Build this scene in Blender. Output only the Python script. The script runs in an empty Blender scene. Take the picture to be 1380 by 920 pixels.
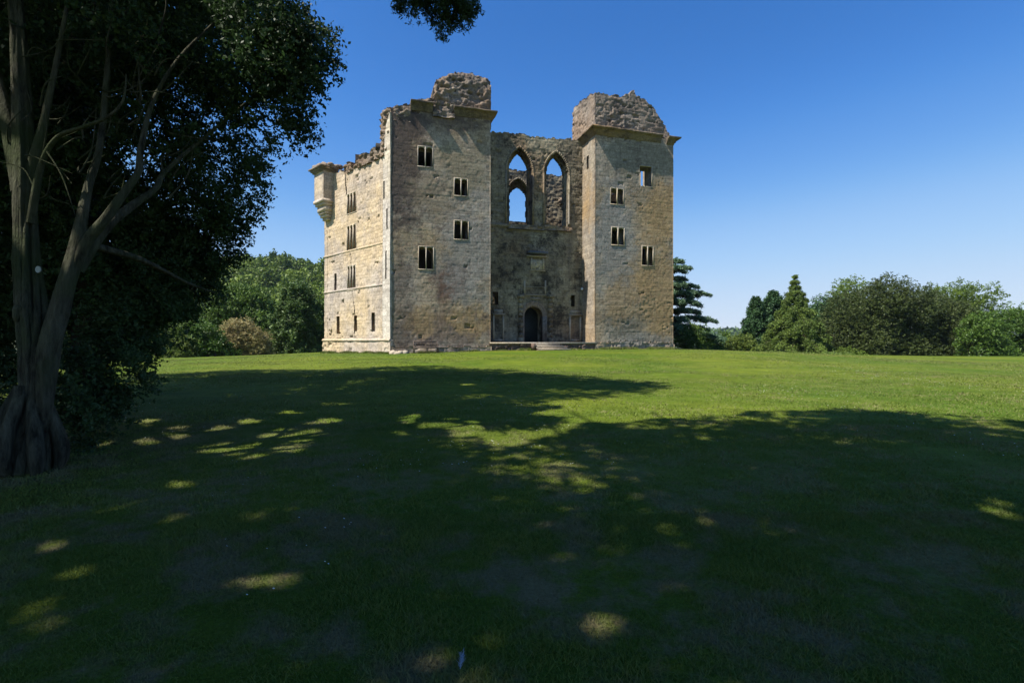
import bpy, math, random
import numpy as np
R = math.radians
SC = bpy.context.scene
COL = SC.collection
rng = np.random.default_rng(7)

# ---------------------------------------------------------------- camera, sky, sun, exposure
cam_d = bpy.data.cameras.new("camera")
cam_d.lens = 17.48; cam_d.sensor_width = 36; cam_d.clip_start = .05; cam_d.clip_end = 6000
cam = bpy.data.objects.new("camera", cam_d); COL.objects.link(cam)
EYE = 1.65
cam.location = (0, 0, EYE); cam.rotation_euler = (R(90), 0, 0)
SC.camera = cam
SUN = np.array([-2.73, -1.507, 4.50]); SUN = SUN/np.linalg.norm(SUN)       # towards the sun
EL = math.asin(SUN[2]); AZ = math.atan2(SUN[0], SUN[1])
W = bpy.data.worlds.new("World"); SC.world = W; W.use_nodes = True
nt = W.node_tree; nt.nodes.clear()
sky = nt.nodes.new("ShaderNodeTexSky"); sky.sky_type = 'NISHITA'; sky.sun_disc = False
sky.sun_elevation = EL; sky.sun_rotation = AZ % (2*math.pi)
sky.altitude = 2000; sky.air_density = 1.0; sky.dust_density = 0; sky.ozone_density = 6.0
bg = nt.nodes.new("ShaderNodeBackground"); bg.inputs[1].default_value = .05
vm = nt.nodes.new("ShaderNodeVectorMath"); vm.operation = 'SCALE'; vm.inputs[3].default_value = .1
cv = nt.nodes.new("ShaderNodeRGBCurve")            # deepens the blue of the physical sky, keeps the pale horizon
for ch, pts in ((0, ((0, 0), (.062, .045), (.098, .125), (.176, .36), (.378, .62), (1, .9))),
                (1, ((0, 0), (.124, .195), (.188, .345), (.324, .60), (.586, .77), (1, .93))),
                (2, ((0, 0), (.262, .575), (.383, .80), (.58, .94), (.778, .955), (1, 1)))):
    cu = cv.mapping.curves[ch]; cu.points[0].location = pts[0]; cu.points[1].location = pts[-1]
    for p_ in pts[1:-1]: cu.points.new(*p_)
cv.mapping.update()
vm2 = nt.nodes.new("ShaderNodeVectorMath"); vm2.operation = 'SCALE'; vm2.inputs[3].default_value = 10.0
wo = nt.nodes.new("ShaderNodeOutputWorld")
nt.links.new(sky.outputs[0], vm.inputs[0]); nt.links.new(vm.outputs[0], cv.inputs[1]); nt.links.new(cv.outputs[0], vm2.inputs[0]); nt.links.new(vm2.outputs[0], bg.inputs[0]); nt.links.new(bg.outputs[0], wo.inputs[0])
sl = bpy.data.lights.new("sun", 'SUN'); sl.energy = 4.5; sl.angle = R(.53); sl.color = (1, .94, .84)
so = bpy.data.objects.new("sun", sl); COL.objects.link(so)
from mathutils import Vector
so.rotation_euler = Vector(tuple(SUN)).to_track_quat('Z', 'Y').to_euler(); so.location = (-30, -15, 60)
SC.view_settings.view_transform = 'Standard'; SC.view_settings.look = 'None'
SC.view_settings.exposure = 1.0; SC.view_settings.gamma = 1; SC.view_settings.use_curve_mapping = False
SC.cycles.max_bounces = 5; SC.cycles.diffuse_bounces = 3; SC.cycles.transparent_max_bounces = 6

# ---------------------------------------------------------------- noise
def _h(ix, iy, iz, seed):
    a = (ix.astype(np.int64)*73856093) ^ (iy.astype(np.int64)*19349663) ^ (iz.astype(np.int64)*83492791) ^ (seed*2654435761)
    a &= 0xffffffff
    a = ((a ^ (a >> 16))*0x45d9f3b) & 0xffffffff
    a = ((a ^ (a >> 16))*0x45d9f3b) & 0xffffffff
    a = a ^ (a >> 16)
    return (a & 0xffffff)/float(0x1000000)
def vn(x, y, z=None, seed=0):
    x = np.asarray(x, float); y = np.asarray(y, float); z = np.zeros_like(x) if z is None else np.asarray(z, float)
    ix, iy, iz = np.floor(x), np.floor(y), np.floor(z)
    fx, fy, fz = x-ix, y-iy, z-iz
    fx = fx*fx*(3-2*fx); fy = fy*fy*(3-2*fy); fz = fz*fz*(3-2*fz)
    r = 0
    for dx in (0, 1):
        for dy in (0, 1):
            for dz in (0, 1):
                w = (fx if dx else 1-fx)*(fy if dy else 1-fy)*(fz if dz else 1-fz)
                r = r+w*_h(ix+dx, iy+dy, iz+dz, seed)
    return r*2-1
def fbm(x, y, z=None, seed=0, octv=4, g=.5):
    r = 0; a = 1; f = 1; zz = np.zeros_like(np.asarray(x, float)) if z is None else np.asarray(z, float)
    for i in range(octv):
        r = r+a*vn(np.asarray(x)*f, np.asarray(y)*f, zz*f, seed+i*17); a *= g; f *= 2.03
    return r

# ---------------------------------------------------------------- object helpers
def world_origin(o):
    p = np.zeros(3)
    while o is not None:
        p = p+np.array(o.location); o = o.parent
    return p
def tag(o, label=None, cat=None, group=None, kind=None):
    if label: o["label"] = label
    if cat: o["category"] = cat
    if group: o["group"] = group
    if kind: o["kind"] = kind
    return o
def empty(name, loc):
    o = bpy.data.objects.new(name, None); COL.objects.link(o); o.location = tuple(map(float, loc)); o.empty_display_size = .3
    return o
class MB:
    def __init__(s): s.v = []; s.f = []; s.t = []; s.n = 0
    def add(s, V, F, T=None):
        V = np.asarray(V, float); F = np.asarray(F, np.int64)
        if F.size == 0: return
        if F.shape[1] == 3: F = np.c_[F, np.full(len(F), -10**9)]
        s.v.append(V); s.f.append(np.where(F < 0, -1, F+s.n)); s.n += len(V)
        s.t.append(np.full(len(V), .5) if T is None else np.asarray(T, float))
    def box(s, c, size, ax=None, T=.5, taper=0):
        c = np.array(c, float); h = np.array(size, float)/2
        ax = np.eye(3) if ax is None else ax
        P = []
        for z in (-1, 1):
            k = 1-taper*(z > 0)
            for x, y in ((-1, -1), (1, -1), (1, 1), (-1, 1)):
                P.append(c+ax[0]*x*h[0]*k+ax[1]*y*h[1]*k+ax[2]*z*h[2])
        s.add(P, [(0, 3, 2, 1), (4, 5, 6, 7), (0, 1, 5, 4), (1, 2, 6, 5), (2, 3, 7, 6), (3, 0, 4, 7)], [T]*8)
    def tube(s, pts, rad, n=10, flute=0, seed=0, T=.5):
        pts = np.array(pts, float); m = len(pts); rad = np.array(rad, float)
        # resample smoothly
        q = []; rr = []
        for i in range(m-1):
            p0 = pts[max(i-1, 0)]; p1 = pts[i]; p2 = pts[i+1]; p3 = pts[min(i+2, m-1)]
            for k in range(5):
                t = k/5
                q.append(.5*((2*p1)+(-p0+p2)*t+(2*p0-5*p1+4*p2-p3)*t*t+(-p0+3*p1-3*p2+p3)*t**3)); rr.append(rad[i]*(1-t)+rad[i+1]*t)
        q.append(pts[-1]); rr.append(rad[-1]); q = np.array(q); rr = np.array(rr); m = len(q)
        tan = np.gradient(q, axis=0); tan /= np.linalg.norm(tan, axis=1)[:, None]+1e-9
        ref = np.array([.31, .17, 0.05]); a = np.cross(tan, ref+np.array([0, 0, 0])); bad = np.linalg.norm(a, axis=1) < .05
        a[bad] = np.cross(tan[bad], np.array([0, 1, 0])); a /= np.linalg.norm(a, axis=1)[:, None]; b = np.cross(tan, a)
        th = np.arange(n)/n*2*np.pi
        rf = rr[:, None]*(1+flute*np.sin(th*5+q[:, 2:3]*.8+seed)*.6+flute*np.sin(th*9-q[:, 2:3]*1.3+seed*2)*.4+.12*vn(q[:, 2:3]*3+th*0, th[None, :]*2+0*q[:, 2:3], seed=seed))
        V = q[:, None, :]+rf[..., None]*(np.cos(th)[None, :, None]*a[:, None, :]+np.sin(th)[None, :, None]*b[:, None, :])
        idx = np.arange(m*n).reshape(m, n)
        F = np.stack([idx[:-1], np.roll(idx, -1, 1)[:-1], np.roll(idx, -1, 1)[1:], idx[1:]], -1).reshape(-1, 4)
        s.add(V.reshape(-1, 3), F, np.full(m*n, T))
    def build(s, name, mat, parent=None, origin=None, smooth=False):
        V = np.concatenate(s.v); F = np.concatenate(s.f); T = np.concatenate(s.t)
        po = world_origin(parent)
        if origin is None: origin = po if parent is not None else np.array([(V[:, 0].min()+V[:, 0].max())/2, (V[:, 1].min()+V[:, 1].max())/2, V[:, 2].min()])
        origin = np.array(origin, float)
        me = bpy.data.meshes.new(name)
        tri = F[:, 3] < 0
        cnt = np.where(tri, 3, 4)
        loops = F.reshape(-1)[(np.arange(4)[None, :] < cnt[:, None]).reshape(-1)]
        me.vertices.add(len(V)); me.vertices.foreach_set("co", (V-origin).astype(np.float32).ravel())
        me.loops.add(len(loops)); me.loops.foreach_set("vertex_index", loops.astype(np.int32))
        me.polygons.add(len(F)); st = np.concatenate([[0], np.cumsum(cnt)[:-1]])
        me.polygons.foreach_set("loop_start", st.astype(np.int32)); me.polygons.foreach_set("loop_total", cnt.astype(np.int32))
        at = me.attributes.new("tone", 'FLOAT', 'POINT'); at.data.foreach_set("value", T.astype(np.float32))
        me.update(calc_edges=True)
        if smooth: me.polygons.foreach_set("use_smooth", np.ones(len(F), bool))
        me.materials.append(mat)
        o = bpy.data.objects.new(name, me); COL.objects.link(o)
        o.parent = parent; o.location = tuple(origin-po)
        return o

# ---------------------------------------------------------------- materials
class MT:
    def __init__(s, name, rough=.9, spec=.2):
        s.m = bpy.data.materials.new(name); s.m.use_nodes = True; s.t = s.m.node_tree; s.b = s.t.nodes["Principled BSDF"]
        s.b.inputs["Roughness"].default_value = rough; s.b.inputs["Specular IOR Level"].default_value = spec
        s.co = s.t.nodes.new("ShaderNodeTexCoord").outputs["Object"]
    def L(s, a, b): s.t.links.new(a, b)
    def noise(s, scale, detail=4, rough=.55, stretch=None, seed=0, dist=0):
        n = s.t.nodes.new("ShaderNodeTexNoise"); n.inputs["Scale"].default_value = scale; n.inputs["Detail"].default_value = detail
        n.inputs["Roughness"].default_value = rough; n.inputs["Distortion"].default_value = dist
        mp = s.t.nodes.new("ShaderNodeMapping"); mp.inputs["Location"].default_value = (seed*3.1, seed*1.7, seed*2.3)
        if stretch: mp.inputs["Scale"].default_value = stretch
        s.L(s.co, mp.inputs[0]); s.L(mp.outputs[0], n.inputs["Vector"])
        return n.outputs["Fac"]
    def ramp(s, fac, a, b, c0=(0, 0, 0), c1=(1, 1, 1)):
        r = s.t.nodes.new("ShaderNodeValToRGB"); e = r.color_ramp.elements
        e[0].position = a; e[1].position = b; e[0].color = (*c0, 1); e[1].color = (*c1, 1)
        s.L(fac, r.inputs[0]); return r.outputs[0]
    def mix(s, fac, a, b, mode='MIX'):
        n = s.t.nodes.new("ShaderNodeMix"); n.data_type = 'RGBA'; n.blend_type = mode
        for sock, v in ((n.inputs[0], fac), (n.inputs[6], a), (n.inputs[7], b)):
            if isinstance(v, (int, float)): sock.default_value = v
            elif isinstance(v, tuple): sock.default_value = (*v, 1)
            else: s.L(v, sock)
        return n.outputs[2]
    def attr(s, name="tone"):
        n = s.t.nodes.new("ShaderNodeAttribute"); n.attribute_name = name; return n.outputs["Fac"]
    def math(s, op, a, b, clamp=False):
        n = s.t.nodes.new("ShaderNodeMath"); n.operation = op; n.use_clamp = clamp
        for sock, v in ((n.inputs[0], a), (n.inputs[1], b)):
            if isinstance(v, (int, float)): sock.default_value = v
            else: s.L(v, sock)
        return n.outputs[0]
    def spot(s, c, rad, soft=.55, seed=0, sc=.9):
        v = s.t.nodes.new("ShaderNodeVectorMath"); v.operation = 'SUBTRACT'; s.L(s.co, v.inputs[0]); v.inputs[1].default_value = tuple(c)
        w = s.t.nodes.new("ShaderNodeVectorMath"); w.operation = 'MULTIPLY'; s.L(v.outputs[0], w.inputs[0]); w.inputs[1].default_value = tuple(1/x for x in rad)
        l = s.t.nodes.new("ShaderNodeVectorMath"); l.operation = 'LENGTH'; s.L(w.outputs[0], l.inputs[0])
        d = s.math('ADD', l.outputs["Value"], s.math('MULTIPLY', s.math('SUBTRACT', s.noise(sc, 7, .75, seed=seed+40), .5), 3.0))
        mr = s.t.nodes.new("ShaderNodeMapRange"); mr.inputs[1].default_value = 1+soft*.5; mr.inputs[2].default_value = 1-soft*.5
        s.L(d, mr.inputs[0]); return mr.outputs[0]
    def height(s, z0, z1):
        sp = s.t.nodes.new("ShaderNodeSeparateXYZ"); s.L(s.co, sp.inputs[0])
        mr = s.t.nodes.new("ShaderNodeMapRange"); mr.inputs[1].default_value = z0; mr.inputs[2].default_value = z1
        s.L(sp.outputs[2], mr.inputs[0]); return mr.outputs[0]
    def bump(s, h, strength=.5, dist=.02):
        n = s.t.nodes.new("ShaderNodeBump"); n.inputs["Strength"].default_value = strength; n.inputs["Distance"].default_value = dist
        s.L(h, n.inputs["Height"]); s.L(n.outputs[0], s.b.inputs["Normal"])
    def out(s, col): s.L(col, s.b.inputs["Base Color"]); return s.m

def stone(name, pale, grey, warm, lich, warm_amt=.5, lich_amt=.5, top_dark=0., streak=.3, seed=0, bump=.22, spots=()):
    pale, grey, warm, lich = [tuple(v*1.1 for v in q) for q in (pale, grey, warm, lich)]
    m = MT(name)
    c = m.mix(m.ramp(m.noise(.35, 5, .6, seed=seed), .42, .60), grey, pale)
    c = m.mix(m.math('MULTIPLY', m.ramp(m.noise(.22, 4, .6, seed=seed+3), .5-.12*warm_amt, .72-.12*warm_amt), .85), c, warm)
    c = m.mix(m.math('MULTIPLY', m.ramp(m.noise(1.1, 6, .7, seed=seed+5), .50, .66), .35), c, grey)
    for k_, (cc, rad, col, am) in enumerate(spots): c = m.mix(m.math('MULTIPLY', m.spot(cc, rad, seed=seed+k_), am), c, col)
    # per-block tone
    t = m.attr(); c = m.mix(1.0, c, m.ramp(t, 0, 1, (.62, .60, .57), (1.30, 1.28, 1.24)), 'MULTIPLY')
    # lichen
    l = m.noise(.5, 8, .72, seed=seed+8); l2 = m.noise(2.6, 5, .75, seed=seed+9)
    lf = m.math('ADD', m.math('MULTIPLY', l, .62), m.math('MULTIPLY', l2, .38))
    if top_dark: lf = m.math('ADD', lf, m.math('MULTIPLY', m.height(15, 19.5), top_dark))
    c = m.mix(m.math('MULTIPLY', m.ramp(lf, .60-.12*lich_amt, .70-.12*lich_amt), .88), c, lich)
    if streak:
        sN = m.noise(1.0, 4, .6, stretch=(1.6, 1.6, .12), seed=seed+11)
        c = m.mix(m.math('MULTIPLY', m.ramp(sN, .56, .72), streak), c, (.12, .105, .09))
    sp = m.noise(7, 6, .85, seed=seed+14)
    c = m.mix(1.0, c, m.ramp(sp, .32, .68, (.58, .57, .56), (1.34, 1.34, 1.34)), 'MULTIPLY')
    ps = m.noise(2.2, 5, .75, seed=seed+17, stretch=(1, 1, .5))
    c = m.mix(m.math('MULTIPLY', m.ramp(ps, .57, .66), .55), c, lich)
    bh = m.math('ADD', m.noise(8, 6, .75, seed=seed+2), m.math('MULTIPLY', m.noise(26, 4, .7, seed=seed+4), .5))
    m.bump(bh, bump, .03)
    return m.out(c)
M = {}
F_ = 670.0
U = np.array([.9569, .2903, 0]); Vv = np.array([-.2903, .9569, 0]); P0 = np.array([-9.24, 38.0, 0]); Zz = np.array([0, 0, 1.])
CB = P0+U*12+Vv*6+Zz*.7
def sp_(s_, z, t=0): return tuple(P0+U*s_+Vv*t+Zz*z-CB)
DK = (.075, .055, .048); OC = (.36, .25, .13); GR = (.27, .26, .245); RD = (.13, .075, .06)
FS = ((sp_(.6, 15.5), (2.1, 2.1, 5.5), DK, .85), (sp_(4, 19.2), (3.5, 3.5, 1.0), DK, .7), (sp_(4.6, 6.2), (1.3, 1.3, 1.5), RD, .85), (sp_(4.2, 2.6), (3.6, 3.6, 1.5), RD, .55), (sp_(6.3, 3.4), (1.8, 1.8, 1.3), OC, .8), (sp_(2.2, 3), (1.2, 1.2, 1.2), OC, .7),
      (sp_(5.6, 15.5), (2.2, 2.2, 2.2), (.27, .23, .15), .7), (sp_(6.0, 8.5), (2.0, 2.0, 4.0), GR, .7), (sp_(.7, 4), (1., 1., 4), DK, .5), (sp_(3.2, 13.2), (1.8, 1.8, 1.6), (.29, .23, .155), .7))
RS = ((sp_(23.4, 6), (2.2, 2.2, 5), OC, .75), (sp_(24, 13.5), (1.5, 1.5, 3), OC, .7), (sp_(19, 11), (1.8, 1.8, 4.5), GR, .85), (sp_(21.5, 17.8), (4, 4, 1.8), (.22, .20, .15), .7), (sp_(20, 3.2), (2, 2, 1.2), (.13, .13, .11), .7), (sp_(22.4, 1.6), (3, 3, .8), GR, .7), (sp_(19.7, 5), (1.6, 1.6, 1.6), OC, .6))
M['front'] = stone('tower_stone', (.39, .34, .285), (.27, .24, .21), (.35, .26, .155), (.085, .062, .052), .75, .42, .08, .35, 0, spots=FS)
M['front_warm'] = stone('ochre_tower_stone', (.36, .315, .255), (.25, .22, .185), (.36, .25, .13), (.09, .066, .05), .8, .30, .06, .25, 14, spots=RS)
M['side'] = stone('curtain_stone', (.49, .425, .36), (.37, .325, .295), (.52, .405, .255), (.17, .145, .125), 1.0, .34, .08, .35, 21, .25)
M['strip'] = stone('sun_pale_strip_stone', (.55, .51, .46), (.48, .44, .40), (.52, .45, .34), (.25, .22, .19), .3, .1, 0, .2, 26, .15)  # paler than the curtain, standing in for stronger sun on the strip
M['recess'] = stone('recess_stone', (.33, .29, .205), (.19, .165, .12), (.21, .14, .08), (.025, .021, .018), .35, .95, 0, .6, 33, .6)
M['rubble'] = stone('rubble_stone', (.31, .265, .215), (.19, .165, .14), (.23, .155, .10), (.05, .04, .034), .8, .8, 0, .1, 45, 1.0)
M['parapet'] = stone('parapet_stone', (.29, .245, .205), (.20, .17, .145), (.24, .165, .11), (.065, .05, .042), .7, .6, 0, .1, 52, .9)
M['dress'] = stone('dressed_stone', (.37, .335, .285), (.26, .235, .20), (.38, .31, .21), (.15, .125, .105), .5, .2, 0, .2, 60, .15)
M['cornice'] = stone('cornice_stone', (.22, .175, .12), (.14, .115, .09), (.21, .14, .075), (.05, .038, .03), .7, .75, 0, .1, 71, .3)
M['slate'] = stone('slate_stone', (.13, .14, .18), (.10, .11, .14), (.13, .13, .14), (.05, .05, .06), .2, .2, 0, .1, 80, .2)
M['terrace'] = stone('terrace_stone', (.20, .15, .125), (.13, .10, .085), (.15, .09, .065), (.04, .034, .028), .7, .6, 0, .1, 90, .8)
def plain(name, col, rough=.7, var=.35, scale=6, stretch=None, bump=.2, spec=.3):
    m = MT(name, rough, spec); n = m.noise(scale, 5, .65, stretch=stretch)
    c = m.mix(1., col, m.ramp(n, .3, .7, (1-var,)*3, (1+var,)*3), 'MULTIPLY'); m.bump(n, bump, .02); return m.out(c)
M['wood'] = plain('weathered_wood', (.10, .075, .06), .75, .4, 4, (1, 1, 6))
M['tag'] = plain('dull_white_disc', (.30, .33, .31), .6, .2, 30)
M['dark'] = plain('interior_shade', (.03, .027, .023), .95)  # near-black colour stands in for shade inside towers and hall
M['doorway_shade'] = plain('passage_shade', (.022, .026, .024), .6)  # near-black colour painted for the unlit passage
M['white'] = plain('white_enamel', (.75, .76, .76), .4, .05)
M['feather'] = plain('feather_grey', (.30, .33, .38), .7, .1)
M['daisy'] = plain('daisy_petal', (.55, .57, .52), .7, .05)
M['soil'] = plain('hill_soil', (.035, .045, .018), 1, .4, .3)

def leafmat(name, dark, light, trans=.25, rough=.55, spec=.25, patch=.6, pscale=.5):
    m = MT(name, rough, spec)
    c = m.mix(m.attr(), dark, light)
    c = m.mix(1., c, m.ramp(m.noise(pscale, 3, .6), .3, .7, (1-patch*.5,)*3, (1+patch*.5,)*3), 'MULTIPLY')
    m.L(c, m.b.inputs["Base Color"])
    tr = m.t.nodes.new("ShaderNodeBsdfTranslucent"); m.L(c, tr.inputs[0])
    mx = m.t.nodes.new("ShaderNodeMixShader"); mx.inputs[0].default_value = trans
    m.L(m.b.outputs[0], mx.inputs[1]); m.L(tr.outputs[0], mx.inputs[2])
    m.L(mx.outputs[0], m.t.nodes["Material Output"].inputs[0])
    return m.m
M['leaf_yew'] = leafmat('dark_evergreen_leaf', (.014, .030, .012), (.045, .085, .025), .3)
M['leaf_cedar'] = leafmat('blue_green_needle', (0.046, 0.092, 0.053), (0.162, 0.254, 0.132), .15)
M['leaf_conifer'] = leafmat('dark_conifer_needle', (0.019, 0.053, 0.019), (0.056, 0.113, 0.035), .1)
M['leaf_weep'] = leafmat('olive_conifer_needle', (0.045, 0.081, 0.017), (0.144, 0.201, 0.032), .15)
M['leaf_copper'] = leafmat('bronze_green_leaf', (0.024, 0.041, 0.011), (0.081, 0.105, 0.024), .15)
M['leaf_ash'] = leafmat('light_green_leaf', (0.054, 0.101, 0.014), (0.162, 0.230, 0.033), .3)
M['leaf_laurel'] = leafmat('glossy_green_leaf', (0.028, 0.069, 0.011), (0.110, 0.186, 0.026), .2, .45, .3)
M['leaf_oak'] = leafmat('mid_green_leaf', (0.032, 0.068, 0.012), (0.109, 0.178, 0.026), .2)
M['leaf_pink'] = leafmat('pinkish_bronze_leaf', (.10, .12, .04), (.48, .38, .17), .25, patch=.9, pscale=.4)
M['leaf_bush'] = leafmat('yellow_green_leaf', (0.045, 0.089, 0.015), (0.159, 0.201, 0.034), .2, patch=.9)
M['leaf_pine'] = leafmat('pine_green_needle', (0.030, 0.068, 0.017), (0.113, 0.169, 0.040), .15)
M['leaf_wood'] = leafmat('hillside_leaf', (0.038, 0.077, 0.012), (0.173, 0.239, 0.026), .2, patch=.5, pscale=.03)
def barkmat(name, a, b, c3):
    m = MT(name, .9, .1); n = m.noise(3, 6, .7, stretch=(4, 4, .7)); n2 = m.noise(1.1, 4, .6, seed=4)
    c = m.mix(m.ramp(n, .35, .65), a, b); c = m.mix(m.ramp(n2, .45, .65), c, c3); m.bump(n, 1.0, .09); return m.out(c)
M['bark'] = barkmat('mossy_bark', (.018, .017, .012), (.110, .108, .075), (.048, .060, .026))
M['bark_dark'] = barkmat('dark_bark', (.03, .022, .018), (.08, .06, .045), (.04, .035, .02))

# lawn
m = MT('lawn_grass', .9, .1)
n1 = m.noise(.12, 4, .6); n2 = m.noise(1.6, 6, .7, seed=2); n3 = m.noise(45, 3, .8, seed=3); n4 = m.noise(.5, 5, .65, seed=5, stretch=(1, .55, 1))
c = m.mix(m.ramp(n1, .4, .62), (.064, .112, .008), (.116, .150, .012))
c = m.mix(m.math('MULTIPLY', m.ramp(n4, .45, .75), .35), c, (.150, .155, .032))
# worn, dry turf under the trees
sp = m.t.nodes.new("ShaderNodeSeparateXYZ"); m.L(m.co, sp.inputs[0])
dry = m.t.nodes.new("ShaderNodeMapRange"); dry.inputs[1].default_value = 9; dry.inputs[2].default_value = 3; dry.inputs[3].default_value = 0; dry.inputs[4].default_value = .95
m.L(m.math('ADD', sp.outputs[1], m.math('MULTIPLY', sp.outputs[0], .35)), dry.inputs[0])
c = m.mix(m.math('MULTIPLY', m.ramp(n2, .46, .60), dry.outputs[0]), c, (.13, .11, .06))
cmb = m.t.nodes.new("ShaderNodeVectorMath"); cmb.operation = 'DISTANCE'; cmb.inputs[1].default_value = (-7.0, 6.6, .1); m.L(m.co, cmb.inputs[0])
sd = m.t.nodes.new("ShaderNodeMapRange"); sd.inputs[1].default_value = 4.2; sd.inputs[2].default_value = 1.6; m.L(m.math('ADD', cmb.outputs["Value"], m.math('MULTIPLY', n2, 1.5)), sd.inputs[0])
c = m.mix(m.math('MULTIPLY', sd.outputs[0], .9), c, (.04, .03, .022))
c = m.mix(1., c, m.ramp(n2, .3, .7, (.72,)*3, (1.25,)*3), 'MULTIPLY')
c = m.mix(1., c, m.ramp(m.noise(1.0, 5, .7, stretch=(.25, 1.6, 1), seed=8), .35, .65, (.84, .86, .8), (1.16, 1.12, 1.1)), 'MULTIPLY')
c = m.mix(1., c, m.ramp(n3, .3, .7, (.6,)*3, (1.35,)*3), 'MULTIPLY')
m.bump(n3, .6, .03)
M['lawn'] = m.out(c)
m = MT('grass_blade', .7, .2); c = m.mix(m.attr(), (.046, .092, .008), (.180, .212, .042))
c = m.mix(m.math('MULTIPLY', m.ramp(m.noise(1.6, 6, .7, seed=2), .46, .60), .75), c, (.185, .155, .085)); M['blade'] = m.out(c)

# ---------------------------------------------------------------- ground
def ground(x, y):
    x = np.asarray(x, float); y = np.asarray(y, float)
    t = np.clip(y/42, 0, 1); a = .86*t
    side = np.exp(-(np.abs(x-3)/27)**3.2)
    z = a*side+np.where(y > 0, .06*t*(1-side), 0)
    z = z-.016*np.clip(-x-22, 0, 30)*t+.0075*np.clip(x+9, 0, 24)*t*side
    z = z-.05*np.clip(y-58, 0, 60)-.012*np.clip(y-118, 0, 1000)
    z = z+.025*vn(x/6, y/6, seed=3)+.012*vn(x/2, y/2, seed=9)
    return z
def grid_mesh(xs, ys, fz):
    X, Y = np.meshgrid(xs, ys, indexing='ij'); Z = fz(X, Y); n, k = X.shape
    idx = np.arange(n*k).reshape(n, k)
    F = np.stack([idx[:-1, :-1], idx[1:, :-1], idx[1:, 1:], idx[:-1, 1:]], -1).reshape(-1, 4)
    return np.stack([X, Y, Z], -1).reshape(-1, 3), F
def spaced(lo, hi, near, far):
    a = [0.]
    while a[-1] < max(abs(lo), hi): a.append(a[-1]+near+(far-near)*min(1, a[-1]/150))
    a = np.array(a); return np.unique(np.r_[-a[a < abs(lo)+far], a[a < hi+far]])
lawn = MB(); V, F = grid_mesh(spaced(-1500, 1500, .6, 40), spaced(-200, 3000, .6, 50), ground); lawn.add(V, F)
o = lawn.build('lawn', M['lawn'], origin=(0, 0, 0), smooth=True); tag(o, kind='structure')
def G(x, y): return float(ground(np.array([x]), np.array([y]))[0])

# hills: wooded slope behind on the left, low blue ridge far on the right
def hillz(x, y):
    r = 49*np.exp(-((x+250)/150)**2)*np.clip((y-95)/150, 0, 1)**1.1
    r = r+27*np.exp(-((x+60)/90)**2)*np.clip((y-140)/160, 0, 1)
    return r-4.0+2*vn(x/40, y/40, seed=5)
hb = MB(); V, F = grid_mesh(np.linspace(-420, 120, 90), np.linspace(88, 480, 60), hillz); hb.add(V, F)
o = hb.build('hillside', M['soil'], origin=(0, 0, 0), smooth=True); tag(o, kind='structure')
def farz(x, y): return -40+np.clip((y-700)/300, 0, 1)*(62+7*vn(x/180, y/300, seed=8)+4*vn(x/50, y/300, seed=6))-.004*(x-300)
hb = MB(); V, F = grid_mesh(np.linspace(-300, 1500, 90), np.linspace(650, 1600, 30), farz); hb.add(V, F)
M['far'] = plain('far_wooded_land', (.045, .065, .030), 1, .5, .02, bump=.0)
o = hb.build('far_hill', M['far'], origin=(0, 0, 0), smooth=True); tag(o, kind='structure')

# ---------------------------------------------------------------- castle
F_ = 670.0
U = np.array([.9569, .2903, 0]); Vv = np.array([-.2903, .9569, 0]); P0 = np.array([-9.24, 38.0, 0]); Zz = np.array([0, 0, 1.])
Wd = np.array([-.7297, .6838, 0]); NL = np.array([-.6838, -.7297, 0])
def on(px, py, B, d):
    k = (px-690)/F_; s = (k*B[1]-B[0])/(d[0]-k*d[1]); dep = B[1]+d[1]*s
    return s, EYE+(460-py)/F_*dep
def fs(px, py, t=0): return on(px, py, P0+Vv*t, U)
def ws(px, py, o=0): return on(px, py, P0+NL*o, Wd)
def rect(p, t=0, f=fs):
    a, z1 = f(p[0], p[1], t); b, z0 = f(p[2], p[3], t); return (min(a, b), z0, max(a, b), z1)

castle = empty('castle_ruin', (P0+U*12+Vv*6)+Zz*.7)
tag(castle, 'roofless hexagonal pale stone castle ruin with two tall square towers', 'castle')

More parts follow.
